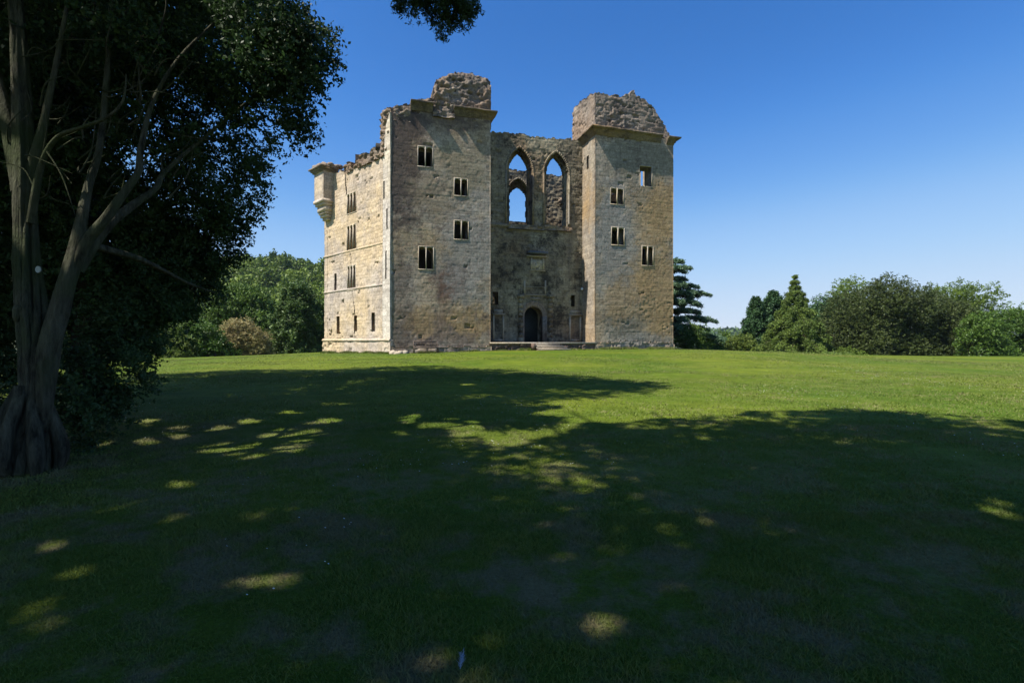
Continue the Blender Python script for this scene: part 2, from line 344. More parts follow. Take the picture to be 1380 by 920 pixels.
def profile(pts):
    p = np.array(sorted(pts)); return lambda s: np.interp(s, p[:, 0], p[:, 1])
def wall(mb, O, d, n, s0, s1, z0, top, thick, opens=(), res=.075, relief=.010, jag=.15, rough=.006, course=.29, seed=0,
         holes=.012, roundtop=0, lump=0, hole_d=.10, tsteps=1):
    """relief-cut masonry wall: O + s*d + z, thickness along n (inwards)."""
    def lines(a, b, extra, res):
        l = list(np.linspace(a, b, max(2, int(round((b-a)/res))+1)))
        for e in extra:
            if a+.02 < e < b-.02:
                i = int(np.argmin([abs(x-e) for x in l])); 
                if 0 < i < len(l)-1: l[i] = e
        return np.array(sorted(set(l)))
    ex = [v for o_ in opens for v in (o_[0], o_[2])]; ez = [v for o_ in opens for v in (o_[1], o_[3])]
    xs = lines(s0, s1, ex, res); zmax = float(np.max(top(np.linspace(s0, s1, 200))))+jag
    zs = lines(z0, zmax, ez, res)
    xc = (xs[1:]+xs[:-1])/2; zc = (zs[1:]+zs[:-1])/2
    X, Z = np.meshgrid(xc, zc, indexing='ij')
    tj = top(xc)+jag*(np.floor(2.99*_h(np.floor(xc/.31+seed), np.zeros_like(xc), np.zeros_like(xc), seed))/1.5-1)*.8+jag*.5*vn(xc*5, xc*0, seed=seed)
    solid = Z < tj[:, None]
    for o_ in opens:
        ins = (X > o_[0]) & (X < o_[2]) & (Z > o_[1]) & (Z < o_[3])
        if len(o_) > 4 and o_[4] is not None: ins &= o_[4](X, Z)
        solid &= ~ins
    XX, ZZ = np.meshgrid(xs, zs, indexing='ij')
    rs = np.random.default_rng(seed+100)
    ch = np.cumsum(course*(.7+.6*rs.random(400)))+z0-1
    ci = np.searchsorted(ch, ZZ)
    wv = .35+.5*_h(ci.astype(float), np.zeros_like(ZZ), np.zeros_like(ZZ), seed+1)
    off = 10*_h(ci.astype(float), np.zeros_like(ZZ), np.zeros_like(ZZ), seed+2)
    bq = (XX+off)/wv; bi = np.floor(bq)
    hv = _h(ci.astype(float), bi, np.zeros_like(ZZ), seed+3); hv2 = _h(ci.astype(float), bi, np.zeros_like(ZZ), seed+4)
    fx = (bq-bi)*wv; fx = np.minimum(fx, wv-fx); cz = np.stack([np.abs(ZZ-ch[np.clip(ci, 0, 399)]), np.abs(ZZ-ch[np.clip(ci-1, 0, 399)])]).min(0)
    joint = (np.minimum(fx, cz) < .032)
    D = (hv-.5)*2*relief+rough*vn(XX*4, ZZ*4, seed=seed)+joint*relief*1.2*(.4+.6*_h(ci.astype(float), bi, np.ones_like(ZZ), seed))
    D = D+.03*fbm(XX*.25, ZZ*.25, seed=seed+7, octv=2)*(1 if relief > 0 else 0)
    wear = fbm(XX*.45, ZZ*.45, seed=seed+31, octv=3)
    D = D+np.clip(wear-.25, 0, 1)*relief*4*vn(XX*6, ZZ*6, seed=seed+5)
    hole = (hv2 < holes*(1+2*(wear > .3))) & (vn(XX*4.5, ZZ*4.5, seed=seed+44) > -.15) & ~joint
    pit = (vn(XX*6.5, ZZ*6.5, seed=seed+45) > .60-.12*(wear > .2)); D = D+pit*relief*2.2
    D = D+hole*hole_d*(.5+hv)
    if lump: D = D+lump*fbm(XX*1.7, ZZ*1.7, seed=seed+11, octv=4, g=.62)+lump*.5*np.abs(vn(XX*5, ZZ*5, seed=seed+12))
    if roundtop:
        tt = top(XX); q = np.clip(1-(tt-ZZ)/roundtop, 0, 1); D = D+q*q*roundtop*.55
    tone = np.clip(.5+(hv2*0+_h(ci.astype(float), bi, np.full_like(ZZ, 5.), seed)-.5)*.42-joint*.25-hole*.3-pit*.22, 0, 1)
    nx, nz = XX.shape
    def P(X_, Z_, T_): return O+X_[..., None]*d+Z_[..., None]*Zz+T_[..., None]*n
    fr = P(XX, ZZ, D).reshape(-1, 3)
    bk = P(XX, ZZ, np.full_like(XX, thick)+(lump*vn(XX*2, ZZ*2, seed=seed+20) if lump else 0)).reshape(-1, 3)
    idx = np.arange(nx*nz).reshape(nx, nz); N = nx*nz
    q = np.stack([idx[:-1, :-1], idx[1:, :-1], idx[1:, 1:], idx[:-1, 1:]], -1)[solid]
    faces = [q, q[:, ::-1]+N]
    pad = np.zeros((solid.shape[0]+2, solid.shape[1]+2), bool); pad[1:-1, 1:-1] = solid
    def sides(a, b, msk):
        a = a[msk]; b = b[msk]; return np.stack([a, b, b+N, a+N], -1)
    S = solid
    lft = S & ~pad[:-2, 1:-1]; rgt = S & ~pad[2:, 1:-1]; bot = S & ~pad[1:-1, :-2]; tp = S & ~pad[1:-1, 2:]
    faces.append(sides(idx[:-1, 1:], idx[:-1, :-1], lft)); faces.append(sides(idx[1:, :-1], idx[1:, 1:], rgt))
    faces.append(sides(idx[1:, 1:], idx[:-1, 1:], tp)); faces.append(sides(idx[:-1, :-1], idx[1:, :-1], bot))
    Fa = np.concatenate(faces); Vt = np.concatenate([fr, bk]); T = np.concatenate([tone.ravel(), np.full(N, .45)])
    used = np.unique(Fa); rem = np.full(len(Vt), -1); rem[used] = np.arange(len(used))
    mb.add(Vt[used], rem[Fa], T[used])

def flat(z): return lambda s: np.full_like(np.asarray(s, float), z)
def arch_in(sc, a, spring, apex):
    r = apex-spring; Rr = (a*a+r*r)/(2*a)
    def f(X, Z):
        h = np.clip(Z-spring, 0, None); w = np.where(h > 0, np.sqrt(np.clip(Rr*Rr-h*h, 0, None))-(Rr-a), a)
        return (np.abs(X-sc) < w) & (Z < apex)
    return f
def teeth(f, seed, amp=.14, step=.34):
    def g(X, Z):
        k = np.floor(Z/step); sh = amp*(_h(k, np.zeros_like(Z), np.zeros_like(Z), seed)-.2)
        return f(X-sh, Z) & f(X+sh, Z)
    return g

def window(parent, r, lights, O=P0, d=U, n=Vv, depth=.16, fw=.042, mat='dress', head=.2, setb=.012):
    """surround, mullions and arched heads for a rectangular opening r = (s0,z0,s1,z1)"""
    s0, z0, s1, z1 = r; mb = MB(); ax = np.array([d, n, Zz])
    def P(s, z, t): return O+d*s+n*t+Zz*z
    def B(a, za, b, zb, t0=-setb, t1=depth, T=.6): mb.box(P((a+b)/2, (za+zb)/2, (t0+t1)/2), (b-a, t1-t0, zb-za), ax, T)
    B(s0-fw*.3, z0, s0+fw*.7, z1); B(s1-fw*.7, z0, s1+fw*.3, z1); B(s0-fw*.8, z0-.07, s1+fw*.8, z0, -.022)
    B(s0-fw*.3, z1, s1+fw*.3, z1+.06, -.010)
    o = mb.build('window_surround', M[mat], parent)
    a0 = s0+fw*.7; a1 = s1-fw*.7; mw = .07; w = ((a1-a0)-mw*(lights-1))/lights
    for i in range(lights-1):
        k = MB(); c = a0+(i+1)*w+(i+.5)*mw; k.box(P(c, (z0+z1)/2, .05), (mw, .16, z1-z0-.004), ax, .7); k.build('mullion', M[mat], o)
    k = MB()
    for i in range(lights):
        c = a0+w/2+i*(w+mw); hd = min(head, w*.55); nn = 10; top = z1-.002
        xs = np.linspace(-w/2, w/2, nn+1); zz = top-.03-hd*(1-np.sqrt(np.clip(1-(xs/(w/2))**2, 0, 1)))
        for j in range(nn):
            q = [P(c+xs[j], zz[j], .0), P(c+xs[j+1], zz[j+1], .0), P(c+xs[j+1], top, .0), P(c+xs[j], top, .0)]
            q2 = [p+n*.12 for p in q]
            k.add(q+q2, [(0, 1, 2, 3), (7, 6, 5, 4), (4, 5, 1, 0)], [.6]*8)
    k.build('window_head', M[mat], o)
    return o

PROF = [(0, -.52), (.05, -.50), (.06, -.36), (.13, -.32), (.15, -.22), (.24, -.14), (.28, -.09), (.29, -.05), (.46, -.03), (.50, 0), (.51, .10), (.42, .13), (-.25, .16)]
def sweep(mb, path, normals, z, prof, wob=.04, seed=0):
    """sweep a moulding profile; normals = outward normal for each segment"""
    pts = []; 
    for i in range(len(path)-1):
        a, b = path[i], path[i+1]; L = np.linalg.norm(b-a); m_ = max(1, int(L/.3))
        for j in range(m_+(i == len(path)-2)):
            if j == 0 and i > 0:
                nn = normals[i-1]+normals[i]; nn = nn/np.dot(nn, normals[i])
            else: nn = normals[i]
            pts.append((a+(b-a)*j/m_, nn))
    rs = np.random.default_rng(seed); k = len(prof); V = []
    for p, nn in pts:
        for (o_, h) in prof: V.append(p+nn*(o_+(rs.random()-.5)*wob*2*(o_ > .1))+Zz*(z+h+(rs.random()-.5)*wob))
    V = np.array(V); m_ = len(pts); idx = np.arange(m_*k).reshape(m_, k)
    F = np.stack([idx[:-1, :-1], idx[1:, :-1], idx[1:, 1:], idx[:-1, 1:]], -1).reshape(-1, 4)
    mb.add(V, F, .5+.3*(np.random.default_rng(seed).random(len(V))-.5))
    # close back and ends
    C = np.array([p-nn*.25+Zz*(z-.95) for p, nn in pts]); n0 = len(V)
    for e, i in ((0, 0), (1, m_-1)):
        ring = V[i*k:(i+1)*k]; c = ring.mean(0); mb.add(np.vstack([ring, c]), [(j, (j+1) % k, k) if e else ((j+1) % k, j, k) for j in range(k)])
def rock(mb, c, r, seed, T=.5, sq=(1, 1, .7)):
    n, k = 9, 6; th = np.arange(n)/n*2*np.pi; ph = np.linspace(0, np.pi, k)
    P = np.array([[np.cos(t)*np.sin(p), np.sin(t)*np.sin(p), np.cos(p)] for p in ph for t in th])
    rr = 1+.35*vn(P[:, 0]*1.7+seed, P[:, 1]*1.7, P[:, 2]*1.7, seed=seed); P = np.sign(P)*np.abs(P)**.75*rr[:, None]*np.array(sq)*r
    idx = np.arange(n*k).reshape(k, n); F = np.stack([idx[:-1], idx[1:], np.roll(idx, -1, 1)[1:], np.roll(idx, -1, 1)[:-1]], -1).reshape(-1, 4)
    mb.add(P+np.array(c), F, np.full(len(P), T))

TW = 7.83; S2, S3 = 17.2, 25.0; RT = 2.64; CZ = 20.05
# --- left tower
lw = [rect((563, 197, 583.5, 225.5)), rect((612, 240, 630.5, 264.5)), rect((612, 297, 631.5, 323)), rect((564, 332, 584.5, 363))]
mb = MB()
tl = profile([fs(527, 147), fs(540, 143), fs(552, 141), fs(583, 143), fs(590, 146), fs(661, 152)])
tl = lambda s: np.minimum(np.interp(s, [0, 1.2, 1.5, 8], [19.3, 19.5, CZ, CZ]), CZ)
wall(mb, P0, U, Vv, 0, TW, -.6, tl, 1.3, [(*r,) for r in lw], .068, .0045, .06, .004, .29, 1, holes=.012)
wall(mb, P0+U*(TW+.02)+Vv*0.10, Vv, -U, 0, 6.5, -.6, flat(CZ), 1.2, (), .16, .01, .1, seed=2)
wall(mb, P0+Vv*6.4+U*TW, -U, -Vv, .1, 10.5, -.6, flat(17.6), 1.0, (), .3, .01, .3, seed=3)
tower_l = mb.build('tower', M['front'], castle); tag(tower_l, 'weathered grey tower with rubble stack on its top')
for r in lw: window(tower_l, r, 2)
mb = MB(); mb.box(P0+U*3.2+Vv*3.6+Zz*16.9, (8.6, 5, .4), np.array([U, Vv, Zz])); mb.build('light_block_slab', M['dark'], castle)  # unseen slab added to keep sky light out of the windows
# shallow plinth
mb = MB()
wall(mb, P0-Vv*.10, U, Vv, -.02, TW+.06, -.6, flat(1.25), .4, (), .1, .02, .05, seed=4, holes=.05)
mb.build('plinth', M['front'], castle)
# cornice
mb = MB(); a0 = fs(553, 140)[0]; a1 = fs(583, 140)[0]
sweep(mb, [P0+U*a0, P0+U*a1], [-Vv], CZ, PROF, seed=1); mb.build('cornice', M['cornice'], castle)
mb = MB(); a0 = fs(611, 140)[0]
sweep(mb, [P0+U*a0, P0+U*TW, P0+U*TW+Vv*5], [-Vv, U], CZ, PROF, seed=2); mb.build('cornice', M['cornice'], castle)
# rubble on top
pt = [fs(*p, .2) for p in ((527, 143), (533, 141), (553, 139), (557, 134), (565, 131), (572, 130), (584, 130), (585.5, 113), (589, 107), (598, 100), (610, 97), (622, 95.5), (634, 96), (648, 100), (657, 104), (662.5, 110), (663.5, 130))]
mb = MB()
wall(mb, P0+Vv*.12, U, Vv, .12, TW+.1, 18.9, profile(pt), 2.3, (), .08, .03, .12, .02, .2, 5, holes=.2, lump=.13, roundtop=.5, hole_d=.16)
mb.build('rubble_stack', M['rubble'], castle)
mb = MB()                                   # rubble core showing between the two lengths of cornice
a0 = fs(583.5, 140)[0]; a1 = fs(612, 140)[0]
wall(mb, P0-Vv*.16, U, Vv, a0, a1, 19.25, flat(20.35), .8, (), .08, .03, .15, .02, .2, 6, holes=.2, lump=.12, hole_d=.1)
mb.build('rubble_core', M['rubble'], castle); mb = MB()
wall(mb, P0-Vv*.04, U, Vv, .0, fs(553, 140)[0], 18.6, profile([(0, 19.55), (1.5, 20.1)]), .8, (), .08, .03, .15, .02, .2, 6, holes=.2, lump=.10, hole_d=.1)
mb.build('rubble_core', M['rubble'], castle)

# --- left curtain wall: s runs along Wd from P0
def wr(a, b, c_, d_, o=0):
    r = rect((a, b, c_, d_), o, ws); return r
Lw = 10.85
cw = [wr(467.5, 263, 480, 284.5), wr(467.5, 305.5, 480, 334.5), wr(468, 359.5, 479.5, 390)]
sl_ = [wr(450.5, 368.5, 453.5, 391), wr(453.5, 426, 457.5, 449), wr(477, 425, 481, 446), wr(500.5, 421, 505, 446)]
# wall mesh is laid out from far corner to P0 so that inwards is +n : x' = Lw - s
Q1 = P0+Wd*Lw; Dd = -Wd; Nn = -NL
def fl(r): return (Lw-r[2], r[1], Lw-r[0], r[3])
def crack(p, w=.045, seed=0):
    q = [ws(*k) for k in p]; zs_ = [k[1] for k in q][::-1]; ss_ = [Lw-k[0] for k in q][::-1]
    return (min(ss_)-.3, min(zs_), max(ss_)+.3, max(zs_), lambda X, Z: np.abs(X-np.interp(Z, zs_, ss_)-.09*vn(Z*2.3, Z*0, seed=seed)) < w*(1+.8*vn(Z*1.7, Z*0+3, seed=seed)))
cracks = [crack(((465.5, 236), (466.5, 262)), .06, 1), crack(((472, 335), (474, 359)), .03, 2), crack(((474, 391), (477, 412), (478, 425)), .035, 3), crack(((478, 446), (479, 458)), .03, 4)]
pc = [ws(*p) for p in ((437, 238), (446, 236), (460, 229), (466, 231), (468, 231), (485, 223), (500, 216), (517, 208), (520, 206), (527, 204))]
mb = MB(); fpc = profile(pc)
ctop = lambda x: np.interp(Lw-x, [p[0] for p in sorted(pc)], [p[1] for p in sorted(pc)])
wall(mb, Q1, Dd, Nn, 0, Lw-1.0, -.6, ctop, 1.3, [fl(r) for r in cw+sl_]+cracks, .065, .008, .10, .008, .30, 11, holes=.015, hole_d=.12)
curt = mb.build('curtain_wall', M['side'], castle)
for r in cw: window(curt, fl(r), 3, Q1, Dd, Nn, fw=.07, head=.15)
# corner strip with slits, its sunlit look put into paler stone
so_ = .10
cs = [wr(516.3, 244, 518, 267, so_), wr(520.4, 281, 522, 308, so_), wr(519.3, 338, 521, 375, so_)]
mb = MB()
wall(mb, Q1-Nn*so_, Dd, Nn, Lw-1.03, Lw-.0, -.6, lambda x: np.interp(Lw-x, [0, .5, 1.03], [19.3, 18.4, 16.2]), 1.2, [fl(r) for r in cs], .07, .006, .12, .004, .34, 12, holes=0)
mb.build('corner_strip', M['strip'], castle)
# broken rubble end above the corner strip
mb = MB()
wall(mb, Q1+Nn*.05, Dd, Nn, Lw-1.55, Lw-.1, 16.2, lambda x: np.interp(Lw-x, [0, .4, 1.2, 1.5], [19.7, 19.7, 19.6, 19.2]), 1.8, (), .08, .03, .25, .02, .2, 13, holes=.3, lump=.2, hole_d=.2)
mb.build('broken_wall_end', M['rubble'], castle)
# string courses and plinth on curtain wall
for z_, n_ in ((9.35, 1), (6.1, 2)):
    mb = MB(); sweep(mb, [Q1, Q1+Dd*(Lw-1.03)], [NL], z_, [(0, -.12), (.025, -.10), (.055, -.02), (.06, .03), (0, .07)], .015, n_); mb.build('string_course', M['side'], castle)
mb = MB()
wall(mb, Q1-Nn*.13, Dd, Nn, -.1, Lw+.05, -.6, flat(1.75), .35, (), .1, .02, .03, seed=14, holes=.04); sweep(mb, [Q1-Dd*.1-Nn*.1, Q1+Dd*Lw-Nn*.1], [NL], 1.78, [(0, -.1), (.08, -.08), (.08, 0), (0, .12)], .02, 5)
mb.build('plinth', M['side'], castle)
mb = MB()
for i in range(7): rock(mb, P0+U*(.1+rng.random()*.9)-Vv*(.15+rng.random()*.25)+Zz*(.62+rng.random()*.22), .2+.12*rng.random(), i+50, .6)
mb.build('fallen_stones', M['dress'], castle)
# wall-head rubble on curtain
ph = [ws(*p) for p in ((464, 231), (466, 223), (470, 218), (475, 220), (477, 224), (484, 214), (487, 211), (500, 205), (508, 200), (517, 192), (522, 190))]
mb = MB(); sph = sorted(ph)
htop = lambda x: np.interp(Lw-x, [p[0] for p in sph], [p[1] for p in sph])
base_z = 15.35
wall(mb, Q1-Nn*.18, Dd, Nn, Lw-ws(465, 220)[0], Lw-.8, 16.0, lambda x: np.maximum(htop(x), 16.2), 1.2, (), .08, .03, .14, .02, .2, 15, holes=.25, lump=.14, hole_d=.15)
mb.build('wall_head', M['rubble'], castle)
# corner turret on corbels
ax3 = np.array([Dd, Nn, Zz]); tur = MB()
def tb(mb, s0, s1, out, z0, z1, seed, res=.09):
    "box of masonry hung outside the curtain"
    a = Q1+Dd*(Lw-s1)-Nn*out
    wall(mb, a, Dd, Nn, 0, s1-s0, z0, flat(z1), out+.4, (), res, .006, .0, .004, .3, seed, holes=0)
    wall(mb, a+Dd*(s1-s0)+Dd*.008, Nn, -Dd, 0, out+.3, z0, flat(z1), .3, (), res, .006, .0, .004, .3, seed+1, holes=0)
tb(tur, 9.13, 10.9, .92, 14.2, 16.65, 61)
for i, (z0_, z1_, k) in enumerate(((13.95, 14.22, .06), (13.72, 13.93, -.07), (13.2, 13.70, -.22), (13.0, 13.18, -.30), (12.75, 12.98, -.42), (12.5, 12.73, -.58))):
    c_ = (9.13+10.9)/2; hw = .885+k*.75
    tur.box(Q1+Dd*(Lw-c_)-Nn*((.92+k)/2-.1)+Zz*(z0_+z1_)/2, (hw*2, .92+k+.2, z1_-z0_), ax3, .6)
turret = tur.build('corner_turret', M['side'], castle)
mb = MB(); c_ = (9.13+10.9)/2
for (zz_, g) in ((16.66, .12), (16.80, .24), (16.94, .38)):
    mb.box(Q1+Dd*(Lw-c_)-Nn*((.92+g)/2-.2)+Zz*(zz_+.06), (1.77+2*g, .92+g+.4, .135), ax3, .4)
for i in range(60):
    a = rng.random(); b = rng.random()
    rock(mb, Q1+Dd*(Lw-c_+(a-.5)*2.5)-Nn*(b*1.5-.5)+Zz*(17.1+.28*rng.random()*(1-abs(a-.5))), .16+.12*rng.random(), i+70, rng.random())
mb.build('turret_cap', M['rubble'], turret)

# --- recess between the towers
OR = P0+Vv*RT
pr = [fs(*p, RT) for p in ((655, 177.5), (662, 178), (676, 178), (700, 180.5), (730, 184), (760, 186.5), (772, 187.5), (790, 187))]
def lancet(pl, pr_, pspring, papex, pbot, t):
    a, _ = fs(pl, 300, t); b, _ = fs(pr_, 300, t); mid = (pl+pr_)/2
    return (a, fs(mid, pbot, t)[1], b, fs(mid, papex, t)[1]+.1, arch_in((a+b)/2, (b-a)/2, fs(mid, pspring, t)[1], fs(mid, papex, t)[1]))
la = lancet(683.5, 717, 231, 199.5, 302, RT); lb = lancet(734, 765.5, 235, 205.5, 305, RT)
door_r = list(rect((706.5, 412, 731, 462), RT)); door_r[1] = 1.3
dsp = fs(719, 427, RT)[1]; dap = fs(719, 413, RT)[1]
dfn = arch_in((door_r[0]+door_r[2])/2, (door_r[2]-door_r[0])/2, dsp, dap)
def round_in(sc, a, spring):
    return lambda X, Z: (Z < spring) | ((X-sc)**2+(Z-spring)**2 < a*a)
dc = (door_r[0]+door_r[2])/2; dh = (door_r[2]-door_r[0])/2; dsp = dap-dh
dfn = round_in(dc, dh, dsp)
sw = [rect((664, 393, 671.5, 411), RT), rect((769.5, 397.5, 774.5, 413), RT)]
niche = [rect((716, 346, 733, 364), RT)]
mb = MB()
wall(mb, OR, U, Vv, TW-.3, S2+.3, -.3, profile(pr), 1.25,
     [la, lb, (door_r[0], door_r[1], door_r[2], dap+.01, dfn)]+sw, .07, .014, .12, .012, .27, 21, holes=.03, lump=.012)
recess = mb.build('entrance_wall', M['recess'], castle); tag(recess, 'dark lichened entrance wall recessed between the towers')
# inner toothed order of each great window
for L_, sh, sd_ in ((la, (685.5, 711.5, 231, 206, 303), 1), (lb, (736, 759.5, 233, 211, 306), 2)):
    mb = MB(); t_ = RT+.95
    inner = lancet(*sh, t_); f_ = teeth(inner[4], sd_, .10, .30)
    wall(mb, P0+Vv*t_, U, Vv, L_[0]-.25, L_[2]+.25, L_[1]-.2, flat(L_[3]+.25), .28, [(inner[0]-.2, inner[1], inner[2]+.2, inner[3], f_)], .07, .01, 0, .01, .3, 30+sd_, holes=0)
    mb.build('window_tracery', M['recess'], recess)
def archband(mb, O, sc, a, spring, apex, wdt, out, depth, bot, pointed=True, T=.5, jamb=True):
    """moulded arch band standing proud of the wall"""
    def curve(aa, ap):
        r = ap-spring; Rr = (aa*aa+r*r)/(2*aa); pts = []
        if jamb: pts.append((-aa, bot))
        k = 14
        for i in range(k+1):
            h = r*i/k; pts.append((-(math.sqrt(max(Rr*Rr-h*h, 0))-(Rr-aa)), spring+h))
        right = [(-x, z) for x, z in reversed(pts[:-1])]
        return pts+right
    A = curve(a, apex); B = curve(a+wdt, apex+wdt*1.25)
    for i in range(len(A)-1):
        q = [O+U*(sc+p[0])+Zz*p[1] for p in (A[i], A[i+1], B[i+1], B[i])]
        fr = [p-Vv*out for p in q]; bk = [p+Vv*depth for p in q]
        mb.add(fr+bk, [(0, 1, 2, 3), (7, 6, 5, 4), (0, 4, 5, 1), (1, 5, 6, 2), (2, 6, 7, 3), (3, 7, 4, 0)], [T+.08*math.sin(i*2.1)]*8)
for L_, ap, spg in ((la, fs(700, 199.5, RT)[1], fs(700, 231, RT)[1]), (lb, fs(750, 205.5, RT)[1], fs(750, 235, RT)[1])):
    mb = MB(); archband(mb, OR, (L_[0]+L_[2])/2, (L_[2]-L_[0])/2+.02, spg, ap+.03, .16, .05, .1, L_[1]+.02)
    mb.build('arch_moulding', M['recess'], recess)
# pale shaft on the right jamb of right window
mb = MB(); s_, z_ = fs(765, 262, RT); _, zb = fs(765, 302, RT)
mb.tube([OR+U*(s_+.12)-Vv*.03+Zz*zb, OR+U*(s_+.12)-Vv*.03+Zz*(z_)], [.10, .10], 8); mb.build('jamb_shaft', M['dress'], recess)
# ledges under the windows
mb = MB()
a = fs(663, 303, RT); b = fs(692, 304, RT)
sweep(mb, [OR+U*(a[0]-.3), OR+U*b[0]], [-Vv], a[1]+.1, [(0, -.25), (.12, -.15), (.2, 0), (0, .08)], .02, 9)
a = fs(733, 304, RT)[0]; b = fs(770, 304, RT)[0]
wall(mb, OR-Vv*.22, U, Vv, a, b, fs(750, 311, RT)[1], profile([(a, fs(735, 302, RT)[1]), (b, fs(768, 307, RT)[1])]), .5, (), .08, .02, .1, .02, .2, 41, lump=.06, holes=.2)
wall(mb, OR-Vv*.20, U, Vv, fs(684, 300, RT)[0], fs(733, 300, RT)[0], fs(700, 309, RT)[1], flat(fs(700, 303, RT)[1]), .5, (), .08, .02, .15, .02, .2, 42, lump=.08, holes=.2)
mb.build('window_ledge', M['rubble'], recess)
# door surround, pilasters, hood and tablet
def rb(mb, x0, y0, x1, y1, t0, t1, T=.5, t=RT):
    a, z1 = fs(x0, y0, t); b, z0 = fs(x1, y1, t)
    mb.box(P0+U*(a+b)/2+Vv*(t+(t0+t1)/2)+Zz*(z0+z1)/2, (b-a, t1-t0, z1-z0), np.array([U, Vv, Zz]), T)
mb = MB(); archband(mb, OR, dc, dh, dsp, dap, .34, .07, .3, 1.3); archband(mb, OR, dc, dh+.3, dsp, dap+.33, .10, .11, .05, 1.3)
ds = mb.build('door_surround', M['parapet'], recess)
mb = MB(); sc_ = OR+U*dc
mb.box(OR+U*dc+Vv*1.3+Zz*2.9, (dh*2+.4, .08, 3.6), np.array([U, Vv, Zz])); mb.build('doorway_shade', M['doorway_shade'], recess)  # dark panel standing in for the unlit passage behind the opening
for (x0, x1) in ((699, 704), (738.5, 744)):
    mb = MB()
    for i in range(9):
        y0 = 402+i*6.6; g = .4*(i % 2)
        rb(mb, x0-g, y0, x1+g, y0+6.2, -.16, .1, .35+.3*(i % 3)/2)
    rb(mb, x0-1.8, 397, x1+1.8, 401.5, -.28, .1, .2); rb(mb, x0-1, 455, x1+1, 462, -.24, .1, .5)
    a, z_ = fs((x0+x1)/2, 391, RT); mb.tube([OR+U*a-Vv*.12+Zz*(z_-.3), OR+U*a-Vv*.12+Zz*(z_+.2)], [.1, .04], 7)
    mb.build('pilaster', M['recess'], recess)
mb = MB(); rb(mb, 704, 396.5, 738, 398.6, -.12, .1, .4); rb(mb, 706, 386, 736, 387.5, -.07, .1, .5); rb(mb, 706, 378, 708, 396, -.04, .1, .5); rb(mb, 734, 378, 736, 396, -.04, .1, .5)
rb(mb, 715, 401, 728, 403.5, -.06, .1, .05); mb.build('door_entablature', M['dress'], recess)
mb = MB(); rb(mb, 710.5, 339.5, 735.5, 343.5, -.62, .1, .5); mb.build('slate_hood', M['slate'], recess)
mb = MB(); rb(mb, 709, 344, 736, 347.5, -.25, .1, .35); rb(mb, 715, 347.5, 717, 363.5, -.10, .1, .8); rb(mb, 731, 347.5, 733, 363.5, -.10, .1, .8); rb(mb, 714, 363.5, 734, 365.5, -.14, .1, .8)
rb(mb, 717, 350, 731, 363.4, -.03, .1, 1.0)
rng2 = np.random.default_rng(3)
for i in range(10):
    a, z_ = fs(718.5+rng2.random()*11, 351.5+rng2.random()*10.5, RT); rock(mb, OR+U*a-Vv*.03+Zz*z_, .10, i+3, .8, (1, .6, 1.3))
mb.build('carved_tablet', M['dress'], recess)
# small classical niches either side
for (x0, x1, y0, yb) in ((665, 677, 422, 460), (768, 781, 423, 460)):
    mb = MB(); rb(mb, x0-2, y0, x1+3, y0+2.6, -.22, .1, .3); rb(mb, x0-1, y0+2.6, x0+1, yb, -.10, .1, .8); rb(mb, x1, y0+2.6, x1+2, yb, -.10, .1, .8); rb(mb, x0+1, yb-3, x1, yb, -.12, .1, .4)
    rb(mb, x0+.5, y0-5, x1+.5, y0, -.05, .1, .5)
    mb.build('niche_surround', M['dress'], recess)
# unseen slab added across the hall so the doorway below stays black
mb = MB(); mb.box(P0+U*12.5+Vv*(RT+1.25+2.9)+Zz*10.7, (9.3, 5.8, .4), np.array([U, Vv, Zz])); mb.build('hall_light_block', M['dark'], castle)
# inner hall wall with its own window
T3 = 10.2; O3 = P0+Vv*T3
p3 = [fs(*p, T3) for p in ((650, 226), (686, 228.5), (711, 229.5), (735, 234), (748, 235), (765, 237))]
ia = lancet(684.5, 713, 263, 241.5, 298.5, T3)
mb = MB(); wall(mb, O3, U, Vv, TW-3, S2+3, -.3, profile(p3), 1.1, [ia], .085, .014, .16, .012, .27, 22, holes=.05, lump=.02)
inner_w = mb.build('hall_wall', M['recess'], castle)
mb = MB(); t_ = T3+.75; inner = lancet(686, 709.3, 268, 252.5, 300, t_); f_ = teeth(inner[4], 5, .12, .28)
wall(mb, P0+Vv*t_, U, Vv, ia[0]-.25, ia[2]+.25, ia[1]-.1, flat(ia[3]+.25), .25, [(inner[0]-.2, inner[1]-.2, inner[2]+.2, inner[3], f_)], .075, .01, 0, .01, .3, 35, holes=0)
mb.build('window_tracery', M['recess'], inner_w)
mb = MB(); archband(mb, O3, (ia[0]+ia[2])/2, (ia[2]-ia[0])/2+.02, fs(698, 263, T3)[1], fs(698, 241.5, T3)[1]+.03, .16, .05, .1, ia[1], jamb=False); mb.build('arch_moulding', M['recess'], inner_w)
mb = MB(); a, z_ = fs(756, 271, T3)
mb.box(O3+U*a-Vv*.2+Zz*z_, (.55, .5, .35), np.array([U, Vv, Zz])); mb.box(O3+U*a-Vv*.1+Zz*(z_-.3), (.4, .3, .25), np.array([U, Vv, Zz]))
for i in range(8): rock(mb, O3+U*(a+rng.normal()*.2)-Vv*.25+Zz*(z_+.2), .13, i, .4)
mb.build('corbel', M['rubble'], inner_w)

# --- right tower
rw = [rect((822.8, 253, 840.5, 276)), rect((824, 306, 841.5, 330.5)), rect((865, 331.5, 880.5, 358))]
hole = rect((861.5, 223, 879, 252))
mb = MB()
OT = P0
wall(mb, OT, U, Vv, S2, S3, -.6, flat(CZ), 1.3, [(*r,) for r in rw]+[(*hole,)], .068, .0045, .03, .004, .29, 51, holes=.010)
